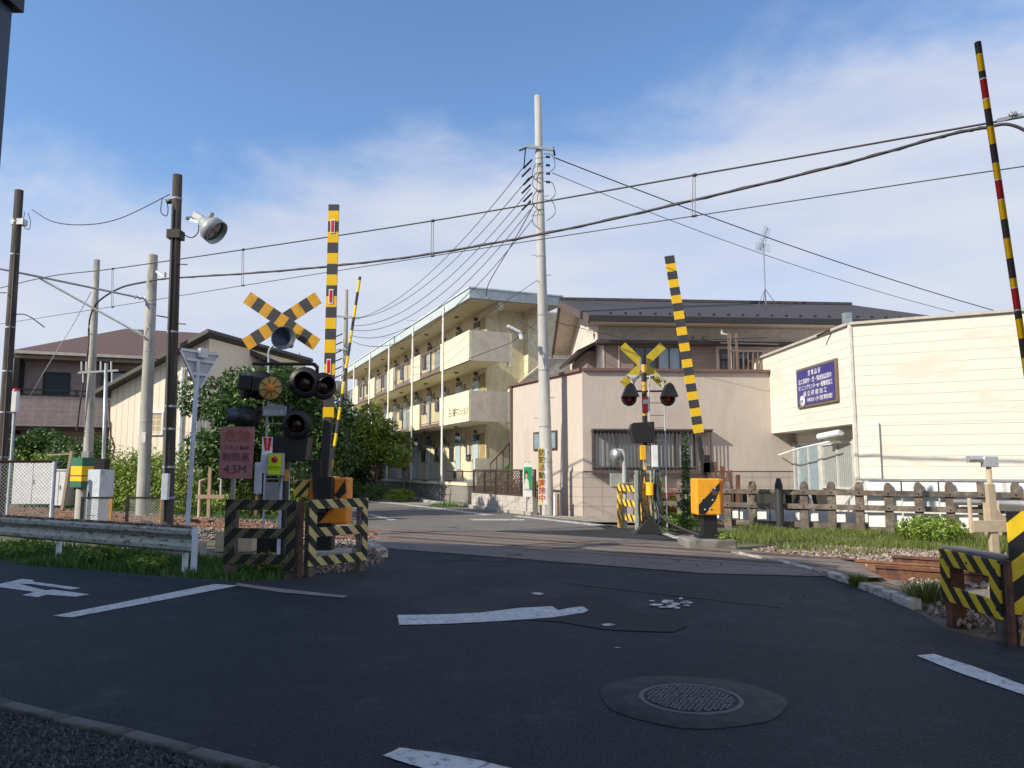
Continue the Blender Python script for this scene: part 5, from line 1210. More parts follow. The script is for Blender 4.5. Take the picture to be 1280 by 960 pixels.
for px in (785,833):
    c = L(px,498.5); o = lamp(fs, (c.x,-.14,c.z), radians(4), .19, lens=m_lens)
    h = MB().prism([(-.2,.02),(-.08,.3),(.0,.36),(.08,.3),(.2,.02)], 'y', -.26, -.02); h.build('rain_cap', m_black, o, (0,0,0))
a, c = L(786,530), L(815,551); MB().prism([(a.x+.06,a.z),(c.x,a.z+.03),(c.x,c.z-.05),(a.x+.1,c.z-.04),(a.x,a.z-.15)], 'y', -.3, .1).build('direction_indicator', m_black, fs, bevel=.01)
c = L(804,506); MB().box(-.12,.01,-.085,-.07,c.z-.2,c.z+.2).build('red_plate', m_red, fs)
MB().box(-.115,.005,-.09,-.0855,c.z+.02,c.z+.12).build('white_mark', m_white, fs)
b = MB(); xa, xb = .03, .40
for x_ in (xa, xb): b.tube([(x_+.0,-.12,.1),(x_,-.12,3.5)], .018, 7)
for i in range(11): b.tube([(xa,-.12,.4+i*.3),(xb,-.12,.4+i*.3)], .011, 6)
b.tube(spline([(xa,-.12,3.5),(xa+.03,-.12,3.72),(0,-.05,3.75)],5), .018, 7); b.tube(spline([(xb,-.12,3.5),(xb-.05,-.12,3.7),(xa+.15,-.12,3.75)],5), .018, 7); b.build('ladder', m_polew, fs)
a, c = L(812,557), L(820,584); MB().box(a.x,c.x,-.3,-.18,c.z,a.z).build('white_case', m_white, fs, bevel=.01)
a, c = L(798,557), L(805,575); yb = MB().box(a.x,c.x,-.3,-.18,c.z,a.z).build('yellow_case', m_yel, fs, bevel=.01)
a, c = L(803,557), L(811,583); MB().box(a.x,c.x,-.22,-.1,c.z,a.z).build('junction_box', m_steel, fs, bevel=.01)
MB().tube([(-.02,-.25,.9),(-.02,-.25,1.2)], .09, 12).build('yellow_canister', m_yel, fs)
b = MB(); rr = random.Random(4)
for i in range(7):
    x_ = rr.uniform(-.28,.28); b.tube(spline([(x_,-.15,1.5),(x_+rr.uniform(-.1,.1),-.2,.9),(x_+rr.uniform(-.15,.15),-.2,.4),(x_+rr.uniform(-.1,.1),-.1,.02)],5), .02, 6)
b.tube(spline([(.1,-.2,.55),(.35,-.5,.3),(.7,-.9,.12),(1.1,-1.2,.0)],6), .03, 6); b.build('cables', m_dark, fs)
MB().box(.1,.24,-.16,-.02,.1,1.6).box(-.34,-.27,-.1,.02,.0,1.45).box(-.34,.3,-.08,.0,1.38,1.48).build('steel_frame', M('grey green steel', (.32,.38,.37), .5), fs)
MB().prism([(-.42,0),(.25,0),(.0,.42)], 'y', -.4, .3).build('tarpaulin', m_dark, fs)
# old bell post left of it
bp_ = thing('equipment_post', 'grey pipe post with a round bell and box behind the striped barricade', 'post', (2.95,20.3,0))
MB().tube([(0,0,0),(0,0,1.9),(-.05,0,2.0),(-.16,0,2.0)], .055, 10).build('pipe', m_polew, bp_); MB().lathe([(0,-.1),(.16,-.08),(.19,0),(.16,.08),(0,.1)], (-.22,.05,1.88), (1,.4,0), 20).build('bell', m_steel, bp_)
MB().box(-.36,.14,.06,.2,1.05,1.4).build('box', M('grey enclosure', (.30,.32,.32), .5), bp_, bevel=.01)

def barrier(name, label, loc, rotz, arm_pts, armw, kind, boxm=True, flip=False):
    t = thing(name, label, 'level crossing barrier', loc, 0)
    return t
# far right barrier machine
BR = Vector((3.78,14.95,0)); br = thing('barrier_machine', 'orange boxed barrier machine with a wide striped boom raised, right of the road', 'crossing barrier', BR)
def L(px, py, Yd=14.95): return P(px, py, Yd)-BR
MB().box(-.5,.42,-.4,.5,-.05,.2).build('base', M('old concrete base', (.22,.21,.19), .9, dirt=(.12,.11,.1), dthr=.5), br, bevel=.03)
MB().box(-.13,.13,-.12,.16,.2,.68).box(-.24,.24,-.2,.22,.2,.25).build('pedestal', m_black, br)
a, c = L(867,598), L(898,643)
m_osb = M('orange sunlit box', (.78,.35,.012), .5, dirt=(.5,.2,.04), dscale=9, dthr=.62, bump=.05)
hs = MB().box(a.x,c.x,-.22,.3,c.z,a.z).build('housing', m_osb, br, bevel=.025)
MB().prism([(a.x+.03,c.z+.02),(a.x+.15,c.z+.02),(a.x+.36,c.z+.30),(a.x+.40,a.z-.26),(c.x-.015,a.z-.22),(c.x-.015,a.z-.07),(a.x+.03,c.z+.19)], 'y', -.226, -.2215).build('black_stripe', m_black, hs)
MB().box(c.x+.004,c.x+.07,-.1,.28,c.z+.02,a.z-.01).build('side_door', m_oran, hs)
MB().prism([(a.x+.28,a.z-.22),(a.x+.33,a.z-.16),(a.x+.36,a.z-.24),(a.x+.42,a.z-.26),(a.x+.36,a.z-.32),(a.x+.29,a.z-.3)], 'y', -.232, -.2275).build('paint_chip', m_brown, hs)
for x_, z_ in ((.15,.1),(.25,.12),(.35,.5),(.1,.3),(.3,.28)): MB().lathe([(.02,0),(.02,-.01),(0,-.01)], (a.x+x_,-.228,c.z+z_), (0,1,0), 8).build('bolt', m_steel, hs)
piv = L(881,585); p1 = L(873,545)
MB().bar(piv+Vector((.02,-.05,-.45)), p1, .09, .09).bar(piv+Vector((-.1,-.1,0)), piv+Vector((.14,-.1,.02)), .12, .2).bar(piv+Vector((0,-.08,-.1)), piv+Vector((0,-.08,.25)), .14, .16).build('pivot', m_dark, br, bevel=.01)
def boom(par, a, c, w, th, n, mats, seq=None, tags=()):
    b = MB(); a, c = Vector(a), Vector(c)
    if seq is None: seq = [(1/n, i % 2) for i in range(n)]
    f0 = 0; tot = sum(q[0] for q in seq)
    for fr_, mi in seq:
        f1 = f0+fr_/tot; b.mi = mi
        if th is None: b.tube([a.lerp(c,f0), a.lerp(c,f1)], w/2, 14, caps=True)
        else: b.bar(a.lerp(c,f0), a.lerp(c,f1), w, th, up=(0,1,0))
        f0 = f1
    return b.build('boom', mats, par)
m_ybr = M('bright yellow boom', (.80,.50,.008), .4, bump=0, var=.06); m_bbr = M('charcoal boom', (.045,.045,.05), .5, bump=0); m_wband = M('white band', (.7,.7,.68), .5, bump=0)
top = L(836.5,320); bot = L(873.5,541)
boom(br, bot, top, .19, .045, 22, [m_ybr, m_bbr])
# near left barrier
BL = Vector((-3.2,13.35,0)); bl = thing('barrier_machine', 'orange barrier machine with a wide upright boom behind the pale striped board', 'crossing barrier', BL)
def L(px, py, Yd=13.35): return P(px, py, Yd)-BL
MB().box(-.35,.4,-.35,.35,-.05,.14).build('base', m_conc, bl, bevel=.02)
MB().box(-.14,.14,-.12,.14,.14,.6).build('pedestal', m_black, bl)
a, c = L(389,597), L(435,655)
hs = MB().box(a.x,c.x,-.12,.35,c.z,a.z).build('housing', m_oran, bl, bevel=.03)
MB().box(a.x+.22,a.x+.44,-.3,-.123,c.z+.26,a.z+.02).build('mechanism', m_black, hs, bevel=.02)
MB().prism([(a.x+.44,a.z-.3),(c.x-.04,a.z-.04),(c.x-.02,a.z-.25),(a.x+.52,a.z-.36)], 'y', -.13, -.1215).prism([(a.x+.03,c.z+.04),(a.x+.2,c.z+.04),(a.x+.4,c.z+.3),(a.x+.2,c.z+.3)], 'y', -.13, -.1215).build('black_stripe', m_black, hs)
a2, c2 = L(370,600), L(388,621); MB().box(a2.x,c2.x,-.12,.15,c2.z,a2.z).build('striped_cap', M('striped cap', (.78,.52,.12), .4, stripe=((.03,.03,.032),.75,0,-.65,.15,.42), bump=0), bl, bevel=.015)
seq = [(1.0,0),(1.0,1),(1.0,0),(.9,1),(1.0,0),(1.0,1),(1.2,0),(1.0,1),(1,0),(1,1),(1,0),(1,1),(1,0),(1,1),(1,0),(1,1),(1,0),(1,1),(1,0),(.6,1)]
bot = L(410.5,523); top = L(417.5,256); boom(bl, bot, top, .185, .05, 0, [m_ybr, m_bbr], seq)
b = MB().bar(L(405,640)+Vector((0,-.2,0)), bot+Vector((0,0,.02)), .15, .08, up=(0,1,0)); b.bar(L(404,575)+Vector((-.06,-.22,0)), L(404,640)+Vector((0,-.22,0)), .16, .12, up=(0,1,0)); b.build('boom_holder', m_dark, bl, bevel=.01)
for i, (px, py, py1) in enumerate(((416.3,275,292),(414.2,362,380),(411.3,449,468))):
    a, c = L(px-2.6,py), L(px+2.6,py1); q = MB().box(a.x,c.x,-.036,-.026,c.z,a.z).build('reflector', m_white, bl); MB().box(a.x+.015,c.x-.015,-.04,-.0365,c.z+.02,a.z-.02).build('red_strip', m_red, q)
# far left thin boom + machine
FL = Vector((-5.45,22.9,0)); ft = thing('barrier_machine', 'barrier machine with a thin leaning boom, half hidden behind the near left one', 'crossing barrier', FL)
def L(px, py, Yd=22.9): return P(px, py, Yd)-FL
MB().box(-.15,.15,-.15,.15,-.05,.6).build('pedestal', m_black, ft); MB().box(-.34,.3,-.25,.3,.6,1.3).build('housing', m_oran, ft, bevel=.02)
MB().bar(L(408,640), L(415,560), .12,.12).build('boom_holder', m_dark, ft)
boom(ft, L(413,590), L(450,346), .085, None, 0, [m_ybr, m_bbr], [(1,0),(1.1,1)]*7+[(1,0),(.3,1)])
# near right thin boom (its machine stands just outside the picture)
NR = Vector((5.6,7.75,0)); nr = thing('barrier_machine', 'tall round red, yellow and black boom raised at the right edge', 'crossing barrier', NR)
def L(px, py, Yd=7.75): return P(px, py, Yd)-NR
MB().box(-.16,.16,-.15,.15,-.05,.6).build('pedestal', m_black, nr); MB().box(-.3,.4,-.25,.3,.6,1.3).build('housing', m_oran, nr, bevel=.02)
MB().bar((-.1,-.1,.9), L(1290,520), .12,.12).build('boom_holder', m_dark, nr)
Y_,K_,W_,D_ = 0,1,2,3
seq = [(24,K_),(30,Y_),(2,W_),(25,D_),(2,W_),(12,Y_),(24,K_),(26,Y_),(24,K_),(26,Y_),(2,W_),(25,D_),(1,W_),(22,Y_),(23,K_),(24,Y_),(24,K_),(12,Y_),(2,W_),(24,D_),(2,W_),(12,Y_),(22,K_),(24,Y_),(10,K_)]
seq2 = [(24,K_),(24,Y_),(24,K_),(24,Y_)]
# listed from the tip down in the photograph
tip = [(5,K_),(11,K_),(23,Y_),(9,K_),(2,W_),(25,D_),(1.5,W_),(12,Y_),(23,K_),(23,Y_),(24,K_),(21,Y_),(1.5,W_),(24,D_),(1.5,W_),(24,Y_),(24,K_),(25,Y_),(25,K_),(11,Y_),(1.5,W_),(26,D_),(1.5,W_),(10,K_),(24,Y_),(24,K_),(26,Y_),(22,K_),(26,Y_)]
m_rb = M('deep red band', (.42,.02,.03), .4, bump=0)
boom(nr, L(1222,53), L(1222+ (sum(q[0] for q in tip)*.148), 53+sum(q[0] for q in tip)*.99), .066, None, 0, [m_ybr, m_bbr, m_wband, m_rb], tip)

# ---------------------------------------------------------------- striped guard boards
def guard(name, label, loc, rotz, w, z0, z1, rails, mat, post_l=None, post_r=None, wv=.13, th=.02, postm=None, bolts=True, rh=.13):
    t = thing(name, label, 'guard board', loc, rotz); b = MB()
    b.prism([(0,z0),(wv,z0),(wv,z1),(0,z1)], 'y', -th, 0); 
    for z in rails: b.box(wv+.0005, w, -th, 0, z, z+rh)
    return t, b
def frameboard(w, zs, rh, vl, vr, th=.02):
    """one plate with window openings: left upright vl wide, right upright vr wide, rails at zs"""
    b = MB(); zt, zb = zs[0]+rh, zs[-1]
    if vl: b.box(0, vl, -th, 0, zb, zt)
    if vr: b.box(w-vr, w, -th, 0, zb, zt)
    for z in zs: b.box(vl, w-vr, -th, 0, z, z+rh)
    return b
# A: mossy board left
a0, a1 = P(279,718,11.15), P(368,718,10.95); a0.z = a1.z = 0; dA = a1-a0
ga = thing('guard_board', 'mossy dark three rail board at the left of the crossing corner', 'guard board', a0, atan2(dA.y,dA.x))
wA = dA.length
frameboard(wA, [.93,.53,.17], .145, .16, .13).build('board', m_stripe_dirty, ga, bevel=.004)
MB().box(.0,.15,.003,.12,-.1,1.06).build('post', m_wood, ga, bevel=.01); MB().box(wA-.16,wA-.0,.003,.12,-.1,1.05).build('post', m_wood, ga, bevel=.01)
MB().prism([(wA-.13,.1),(wA-.0,.1),(wA+.02,.9),(wA-.1,.9)], 'y', -.05, -.022).build('cover_plate', m_stripe_dirty, ga)
b0, b1 = P(384,715,10.95), P(458,707,11.75); b0.z = b1.z = 0; dB = b1-b0; wB = dB.length
gb_ = thing('guard_board', 'pale yellow and black three rail board at the left road corner', 'guard board', b0, atan2(dB.y,dB.x))
frameboard(wB, [.945,.55,.15], .13, .13, .0).build('board', m_stripe_pale, gb_, bevel=.004)
MB().box(wB-.1,wB-.0,-.02,0,.681,.9445).box(wB-.1,wB,-.02,0,.2805,.5495).build('end_board', m_stripe_pale, gb_, bevel=.004)
MB().box(.02,.14,.003,.12,-.1,1.05).build('post', m_wood, gb_, bevel=.01); MB().box(wB-.12,wB-.01,.003,.12,-.1,1.0).build('post', m_wood, gb_, bevel=.01)
tag(MB().box(-.024,.024,-.03,.03,-.1,1.08).build('rusty_post', m_rust, None, tuple((a1+b0)/2+Vector((0,-.04,0)))), 'narrow rusty post between the mossy board and the pale striped board', 'post')
# C: far timber barricade
c0, c1 = Vector((2.78,20.4,0)), Vector((3.18,18.55,0)); dC = c1-c0; wC = dC.length
gc = thing('guard_board', 'yellow and black barricade with timber posts left of the far signal', 'guard board', c0, atan2(dC.y,dC.x))
frameboard(wC, [.95,.58,.22], .16, .14, .14).build('board', M('sunlit hazard board', (.74,.50,.05), .5, stripe=((.05,.04,.035),.62,0,.62,.2,.45), dirt=(.55,.4,.1), dthr=.65), gc)
MB().box(-.06,.16,.003,.1,-.05,1.15).build('post', m_wood_y, gc, bevel=.01); MB().box(wC-.14,wC+.1,-.12,.1,-.05,1.17).build('post', m_wood_y, gc, bevel=.01)
MB().bar((.1,.05,1.1),(.6,.4,1.2),.12,.05).build('loose_timber', m_wood, gc)
# D: low panel at right
d0, d1 = Vector((4.36,7.95,0)), Vector((4.27,6.85,0)); dD = d1-d0; wD = dD.length
gd_ = thing('guard_board', 'low bright yellow and black framed panel right of the road', 'guard board', d0, atan2(dD.y,dD.x))
frameboard(wD, [.55,.20], .155, .17, .17).build('board', m_stripe_y, gd_, bevel=.004)
MB().box(.02,.16,.003,.14,-.1,.7).build('post', m_rust, gd_, bevel=.006)
MB().box(-.02,wD-.0,.003,.22,.67,.73).build('top_board', M('grey timber top', (.13,.125,.12), .8, bump=.5), gd_, bevel=.006)
MB().box(wD-.16,wD-.04,.003,.14,-.1,.67).build('post', m_wood, gd_, bevel=.006)
bb = MB()
for z_ in (.28,.62):
    for x_ in (.06, wD-.06, wD*.5): bb.lathe([(.012,0),(.012,-.008),(0,-.008)], (x_,-.02,z_), (0,1,0), 8)
bb.build('bolts', m_black, gd_)
tag(MB().box(-.018,.018,-.03,.03,-.1,.72).build('rusty_post', m_rust, None, (4.275,6.76,0)), 'rusty steel angle post between the two bright striped panels', 'post')
e0 = Vector((4.315,6.8,0)); ge = thing('guard_board', 'tall bright yellow and black panel cut off by the right edge', 'guard board', e0, radians(-14))
frameboard(1.35, [1.0,.62,.26], .14, .15, .13).build('board', m_stripe_yr, ge, bevel=.004)
MB().box(.15,.28,.003,.13,-.1,1.12).build('post', m_wood_y, ge, bevel=.006); MB().box(1.15,1.3,.003,.14,-.1,1.12).build('post', m_wood, ge, bevel=.006)
MB().box(0,1.35,.003,.14,1.14,1.18).build('top_board', M('grey timber top', (.13,.125,.12), .8, bump=.5), ge)
MB().prism([(.03,.0),(.15,.02),(.19,.12),(.19,.42),(.08,.3)], 'y', -.03, -.022).build('wooden_cover', m_wood_y, ge)

# ---------------------------------------------------------------- guardrail at left
r0, r1 = G(256,713), P(-40,690,15.6); r1.z = 0
r0 = Vector((-4.72,11.65,0)); r1 = Vector((-11.2,15.6,0)); dR = r1-r0
gl = thing('guardrail', 'rusty peeling white steel guardrail on white posts along the near road', 'guardrail', r0, atan2(dR.y,dR.x)); wR = dR.length
m_gr = M('peeling guardrail paint', (.40,.44,.40), .7, var=.12, dirt=(.13,.09,.065), dscale=13, dthr=.56, bump=.5, bscale=25, stretch=(.6,1,1.6))
m_gr2 = M('rusty rail top', (.30,.26,.22), .8, dirt=(.10,.05,.035), dscale=8, dthr=.47, bump=.5)
prof = [(.0,.26),(.05,.30),(.055,.36),(.0,.41),(-.03,.45),(-.0,.49),(.055,.53),(.06,.59),(.03,.63),(.0,.645)]
prof2 = prof+[(y_-.012,z_) for y_, z_ in prof[::-1]]
o = MB().prism(prof2, 'x', .05, wR).build('beam', m_gr, gl); 
MB().box(.02,wR,-.03,.045,.628,.66).build('beam_top', m_gr2, gl, bevel=.01)
for i, x_ in enumerate((.02,.35,3.85,7.3)):
    MB().tube([(x_,-.0 if i == 0 else -.09,-.1),(x_,0 if i == 0 else -.09,.65 if i == 0 else .5)], .045, 12).build('post', m_white if i else m_bluew, gl)
# triangular sign seen from behind
ts = thing('road_sign', 'back of an inverted triangular road sign on a pale pole', 'road sign', G(231,708))
tq = P(237,455,11.9)-G(231,708); 
MB().tube([(0,0,-.05),(tq.x*.5,0,tq.z*.5),(tq.x,0,tq.z+.1)], .036, 12).build('pole', m_bluew, ts)
rot = radians(58)
trib = MB().prism([(-.36,.22),(-.32,.27),(.32,.27),(.36,.22),(.05,-.33),(0,-.36),(-.05,-.33)], 'y', -.0, .012); tb_ = trib.build('plate', M('aluminium back', (.45,.48,.50), .5, .3), ts, (tq.x,.05,tq.z), (0,0,rot), bevel=.003)
b = MB().bar((-.34,-.01,.24),(.34,-.01,.24),.03,.03).bar((-.35,-.01,.22),(-.02,-.01,-.34),.03,.03).bar((.35,-.01,.22),(.02,-.01,-.34),.03,.03).bar((-.25,-.02,.1),(.25,-.02,.1),.03,.04).bar((-.12,-.02,-.12),(.12,-.02,-.12),.03,.04)
b.build('rim', m_white, tb_)
MB().box(-.05,.08,-.10,-.02,.15,.30).build('bracket', m_white, tb_)
# danger sign
dg = thing('height_limit_sign', 'faded pink red danger sign limiting height to 4.5M', 'sign', (P(285,700,11.3).x,11.35,0), radians(-6))
zt_, zb_ = P(285,533,11.3).z, P(285,598,11.3).z
MB().bar((0,.03,0),(.0,.03,zt_-.05),.05,.04).build('post', m_steel, dg)
fb = MB().box(-.255,.255,-.01,.01,zb_,zt_).build('board', M('faded pink sign', (.34,.15,.155), .6, bump=.05, dirt=(.28,.11,.11), dscale=4, dthr=.6), dg, (0,0,0), (0,radians(1.5),0))
lt1, lt2 = M('faded red letters', (.30,.07,.05), .6, bump=0), M('faded dark letters', (.08,.035,.05), .6, bump=0)
h_ = zt_-zb_; cz_ = lambda f: zt_-h_*f
text('危険', .185, lt1, fb, (0,-.013,cz_(.20)), xs=1.15, ext=.001); text('この上電線', .062, lt2, fb, (0,-.013,cz_(.415)), xs=1.25, ext=.001); text('制限高', .135, lt2, fb, (0,-.013,cz_(.6)), xs=1.05, ext=.001); text('4.5M', .17, lt2, fb, (0,-.013,cz_(.83)), xs=1.05, ext=.001)
# equipment left of the near signal
cf = thing('mesh_fence', 'chain link fence panel with a rusty top rail at the left edge', 'fence', P(-30,HZ,17.5)-Vector((0,0,H)), 0)
x1_ = P(68,HZ,17.5).x-P(-30,HZ,17.5).x; zt_ = P(60,577,17.5).z
MB().tube([(0,0,zt_),(x1_,0,zt_)], .03, 8).build('top_rail', m_rust, cf); MB().tube([(x1_,0,0),(x1_,0,zt_)], .045, 10).build('post', m_steel, cf)
b = MB(); x_ = -1.6
while x_ < x1_:
    for s_ in (0,1):
        xa_, xb_ = (x_, x_+1.6) if s_ == 0 else (x_+1.6, x_)
        za_, zb2 = .1, zt_
        # clip to the panel
        def cl(xq): return max(0, min(x1_, xq))
        f = lambda xq: za_+(zb2-za_)*((xq-xa_)/(xb_-xa_))
        p_, q_ = cl(xa_), cl(xb_)
        if abs(p_-q_) > .05: b.bar((p_,0,f(p_)),(q_,0,f(q_)),.006,.006)
    x_ += .085
b.build('mesh', m_steel, cf)
for i, (x0_, x1_, y0_, y1_, Yd) in enumerate(((17,66,577,636,31.6),(66,83,588,640,30.4))):
    c = P((x0_+x1_)/2,HZ,Yd); w_ = (x1_-x0_)/FPX*Yd; hz_ = P(x0_,y0_,Yd).z
    cb = thing('equipment_cabinet', ('wide white steel cabinet behind the chain link fence','narrow white cabinet beside the wide one')[i], 'cabinet', (c.x,Yd,0))
    MB().box(-w_/2,w_/2,0,.7,.1,hz_).build('body', m_white, cb, bevel=.02)
    MB().box(-w_/2-.03,w_/2+.03,-.04,.73,hz_+.001,hz_+.05).build('top', m_white, cb)
    MB().box(-.01,.01,-.006,-.001,.15,hz_-.05).box(.04,.07,-.02,-.001,hz_*.5,hz_*.6).build('door_seam', m_steel, cb)
gy = thing('relay_box', 'green box with a yellow band on a concrete stub', 'relay box', (P(104,HZ,21.5).x,21.5,0))
z1_, z0_ = P(104,572,21.5).z, P(104,609,21.5).z; b = MB(); zz = [z0_, z0_+.17, z0_+.30, z0_+.33, z0_+.58, z1_]
for i, mi in enumerate((0,1,2,1,0)): b.mi = mi; b.box(-.24,.22,-.2,.2,zz[i],zz[i+1])
b.build('box', [M('box green', (.02,.13,.08), .45), m_ybr, m_black], gy, (0,0,0), (0,0,radians(-25)))
MB().tube([(-.02,0,-.05),(-.02,0,z0_)], .13, 14).build('stub', m_conc, gy); MB().box(-.02,.18,-.1,.1,z1_,z1_+.17).build('cap', M('grey enclosure', (.30,.32,.32), .5), gy)
wc = thing('equipment_cabinet', 'tall slim grey white cabinet right of the green box', 'cabinet', (P(127,HZ,18).x,18,0))
zt_ = P(127,587,18).z; MB().box(-.19,.19,-.2,.2,0,zt_).build('body', m_bluew, wc, (0,0,0), (0,0,radians(-20)), bevel=.01); MB().box(-.12,.12,-.12,.12,zt_+.001,zt_+.25).build('top_unit', m_black, wc)
MB().box(-.14,-.1,-.215,-.2,zt_*.55,zt_*.65).box(-.17,.1,-.205,-.2,.45,.46).build('latch', m_black, wc, (0,0,0), (0,0,radians(-20)))
for i, (xa, xb) in enumerate(((104,143),(160,206))):
    Yd = 17.2; pA, pB = P(xa,HZ,Yd), P(xb,HZ,Yd); w_ = pB.x-pA.x; zt_ = P(xa,621,Yd).z
    t = thing('mesh_guard', ('small black framed mesh guard behind the slim cabinet','small black and yellow framed mesh guard by the floodlight pole')[i], 'mesh guard', (pA.x,Yd,0))
    MB().box(0,w_,-.02,.02,zt_-.04,zt_).box(0,.06,-.02,.02,0,zt_-.04).build('frame', m_black, t); MB().box(w_-.06,w_,-.02,.02,0,zt_-.041).build('side_post', M('rusty yellow post paint', (.5,.24,.04), .6), t)
    b = MB(); x_ = -zt_
    while x_ < w_:
        for s_ in (0,1):
            A_, B_ = ((x_,.0),(x_+zt_,zt_-.04)) if s_ == 0 else ((x_+zt_,.0),(x_,zt_-.04))
            def clip(A_, B_):
                (ax_,az_),(bx_,bz_) = A_, B_
                def at_(x): return az_+(bz_-az_)*((x-ax_)/(bx_-ax_))
                xa2, xb2 = max(0,min(w_,ax_)), max(0,min(w_,bx_)); return (xa2,0,at_(xa2)),(xb2,0,at_(xb2))
            u_, v_ = clip(A_, B_)
            if abs(u_[0]-v_[0]) > .03: b.bar(u_, v_, .007, .007)
        x_ += .07
    b.build('mesh', m_polew, t)
for i, (px, py, Yd) in enumerate(((250,604,19),(278,604,19))):
    pass
wt = thing('timber_frame', 'short brown timber frame posts behind the danger sign', 'frame', (P(263,HZ,24.3).x,24.3,0))
MB().tube([(-.3,0,0),(-.3,0,1.15),(-.12,0,1.2)], .05, 8).build('hooked_pipe', M('tan pipe', (.42,.30,.2), .7), wt); MB().box(-.05,.05,-.04,.04,0,1.9).box(-.4,.5,-.06,-.042,.6,.72).build('timber', M('tan timber', (.36,.27,.19), .8), wt)
MB().tube([(.36,0,.6),(.36,0,1.2),(.25,0,1.2)], .04, 8).build('short_pipe', m_polew, wt)
rl = thing('marker_post', 'thin white marker post with a red cap at the left edge', 'marker post', (P(13,HZ,18.5).x,18.5,0))
zt_ = P(13,487,18.5).z; MB().tube([(0,0,0),(0,0,zt_-.5)], .035, 8).build('pole', m_steel, rl); MB().box(-.06,.06,-.06,.06,zt_-.55,zt_-.03).build('case', m_white, rl, bevel=.01); MB().lathe([(.08,0),(.07,.05),(0,.06)], (0,0,zt_-.03), n=12).build('cap', m_red, rl)
pn = thing('leaning_post', 'pale leaning post beside the narrow cabinet', 'post', (P(86,HZ,29.3).x-.15,29.3,0)); MB().bar((0,0,0),(.22,0,2.2),.1,.1).build('timber', M('tan timber', (.36,.27,.19), .8), pn); MB().bar((.22,0,2.1),(-.7,0,2.05),.06,.06).build('brace', M('tan timber', (.36,.27,.19), .8), pn)
cbx = tag(MB().box(-.35,.35,-.2,.2,-.05,.33).build('concrete_block', M('tan concrete', (.5,.42,.3), .9), None, (P(300,HZ,15).x,15,0), bevel=.01), 'tan concrete block behind the mossy board', 'block')
tag(MB().box(-.9,.9,-.2,.2,-.05,.2).build('concrete_trough', m_conc, None, (P(215,HZ,14.5).x,14.5,0), (0,0,TROT), bevel=.01), 'grey concrete cable trough behind the guardrail', 'trough')
# beige detector post, right
dp = thing('detector_post', 'beige crossing detector post with a silver tube head', 'detector', (P(1236,HZ,13.6).x,13.6,0))
m_bei = M('beige paint', (.42,.34,.24), .6, dirt=(.33,.26,.18), dthr=.65)
zt_ = P(1230,574,13.6).z; MB().box(-.065,.065,-.05,.05,0,1.25).box(-.38,.32,-.075,-.051,.42,.62).prism([(.07,.62),(.07,.8),(.25,.62)],'y',-.05,.0).build('frame', m_bei, dp, (0,0,0), bevel=.006)
MB().tube([(0,0,1.25),(0,0,zt_-.05)], .045, 10).build('stem', m_bei, dp)
MB().tube([(-.36,0,zt_),(-.08,0,zt_)], .055, 14).box(-.1,.14,-.07,.07,zt_-.14,zt_+.05).build('head', M('silver paint', (.62,.63,.64), .3, .6), dp, bevel=.01)
MB().tube([(-.32,.1,.4),(-.32,.1,1.0)], .035, 8).build('side_pipe', m_bei, dp)
pp = thing('silver_duct', 'silver insulated pipe running along the sleeper fence', 'pipe', tuple(FO+FD*5.3+Vector((0,-.25,0))), FROT)
MB().tube([(0,0,.75),(.55,0,.75)], .07, 12).tube([(.9,0,.73),(1.6,0,.73),(1.75,0,.68),(1.78,0,.4)], .085, 12).build('pipe', M('silver paint', (.62,.63,.64), .3, .6), pp)
MB().bar((.62,0,0),(.62,0,.75),.08,.08).bar((.85,0,0),(.85,0,.8),.12,.1).build('support', m_bei, pp)

# near column at the top left edge of the picture
ncl = thing('steel_column', 'dark blue steel column edge at the upper left corner', 'column', (P(12,0,5.2).x-.185,5.2,0))
MB().box(-.14,.14,-.1,.1,-.05,7).build('shaft', M('dark blue steel', (.02,.05,.09), .5), ncl); MB().box(-.2,.2,-.14,.14,P(12,2,5.2).z,P(12,2,5.2).z+.1).build('bracket', m_black, ncl)

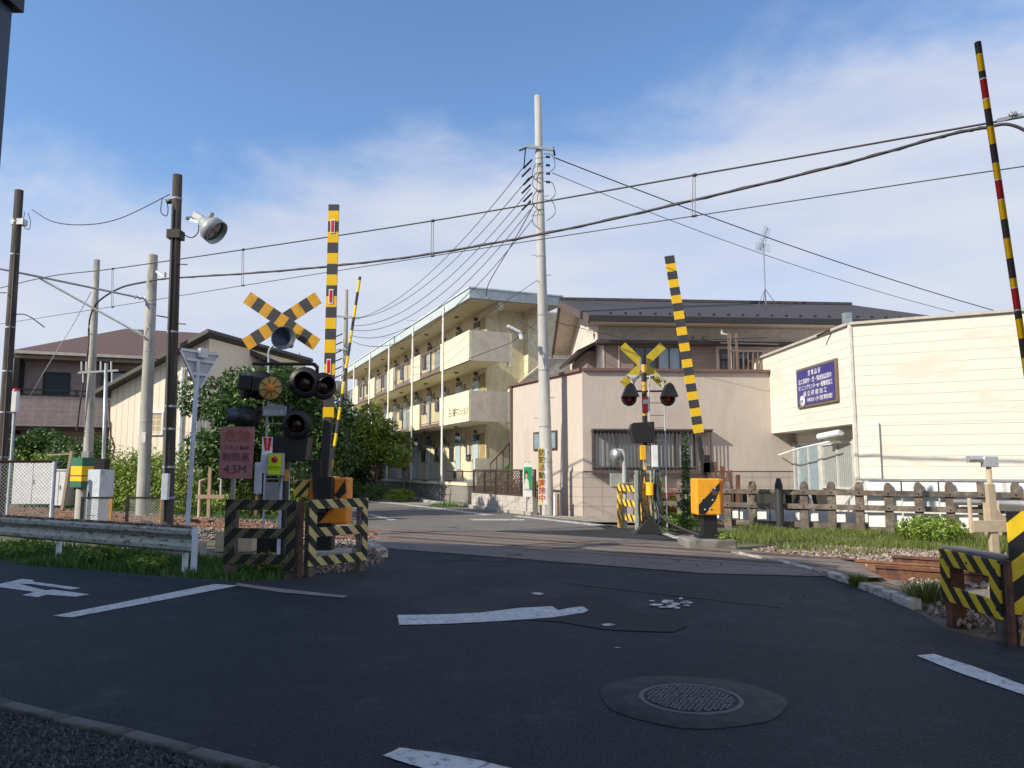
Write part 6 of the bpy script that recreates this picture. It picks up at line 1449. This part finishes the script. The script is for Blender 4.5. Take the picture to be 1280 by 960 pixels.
# ---------------------------------------------------------------- buildings behind the photographer, which shade the near road
m_off = M('plain grey render', (.42,.40,.37), .9)
def offb(label, pts, h):
    c = Vector((sum(p[0] for p in pts)/len(pts), sum(p[1] for p in pts)/len(pts), 0)); t = thing('building', label, 'building', c)
    lp_ = [(p[0]-c.x, p[1]-c.y) for p in pts]
    MB().prism(lp_, 'z', -.1, h).build('wall', m_off, t)
    rf = MB()
    for a, b_ in zip(lp_, lp_[1:]+lp_[:1]): rf.bar((a[0],a[1],h+.06),(b_[0],b_[1],h+.06),.3,.12)
    rf.build('parapet', m_conc, t)
    for a, b_ in zip(lp_, lp_[1:]+lp_[:1]):
        A3, B3 = Vector((a[0],a[1],0)), Vector((b_[0],b_[1],0)); L_ = (B3-A3).length; dd = (B3-A3)/L_; nn = Vector((dd.y,-dd.x,0))
        if nn.dot((A3+B3)/2) < 0: nn = -nn
        for z_ in [1+2.9*i for i in range(int(h/2.9))]:
            for k in range(int(L_/3)):
                p = A3+dd*(1+3*k); w = MB().bar(p+nn*.02+Vector((0,0,z_+.6)), p+dd*1.6+nn*.02+Vector((0,0,z_+.6)), .06, 1.2); w.build('window', m_glassb, t)
    return t
HS = 12.5; sh = Vector((SD.x, SD.y, 0))*(HS/SD.z)
e = [Vector((-10.2,14.9,0)), Vector((-2.6,15.7,0)), Vector((4.5,12.4,0))]; f_ = [p+sh for p in e]
offb('grey apartment block out of the picture at left', [(f_[0].x,f_[0].y),(f_[1].x,f_[1].y),(f_[1].x-1,f_[1].y-14),(f_[0].x-1,f_[0].y-12)], HS)
offb('second grey block out of the picture behind the camera', [(f_[1].x+.05,f_[1].y),(f_[2].x,f_[2].y),(f_[2].x-1,f_[2].y-13),(f_[1].x-.9,f_[1].y-14)], HS)
H2 = 8.0; sh2 = Vector((SD.x, SD.y, 0))*(H2/SD.z); e2 = [Vector((4.35,12.3,0)), Vector((5.6,5.5,0)), Vector((9,-8,0))]; g_2 = [p+sh2 for p in e2]
offb('low grey building out of the picture beside the camera', [(g_2[0].x,g_2[0].y),(g_2[1].x,g_2[1].y),(g_2[2].x,g_2[2].y),(g_2[2].x-8,g_2[2].y-3),(g_2[0].x-5,g_2[0].y-6)], H2)
print('objects', len(bpy.data.objects), 'cam', g_2[0], f_[2], f_[0])
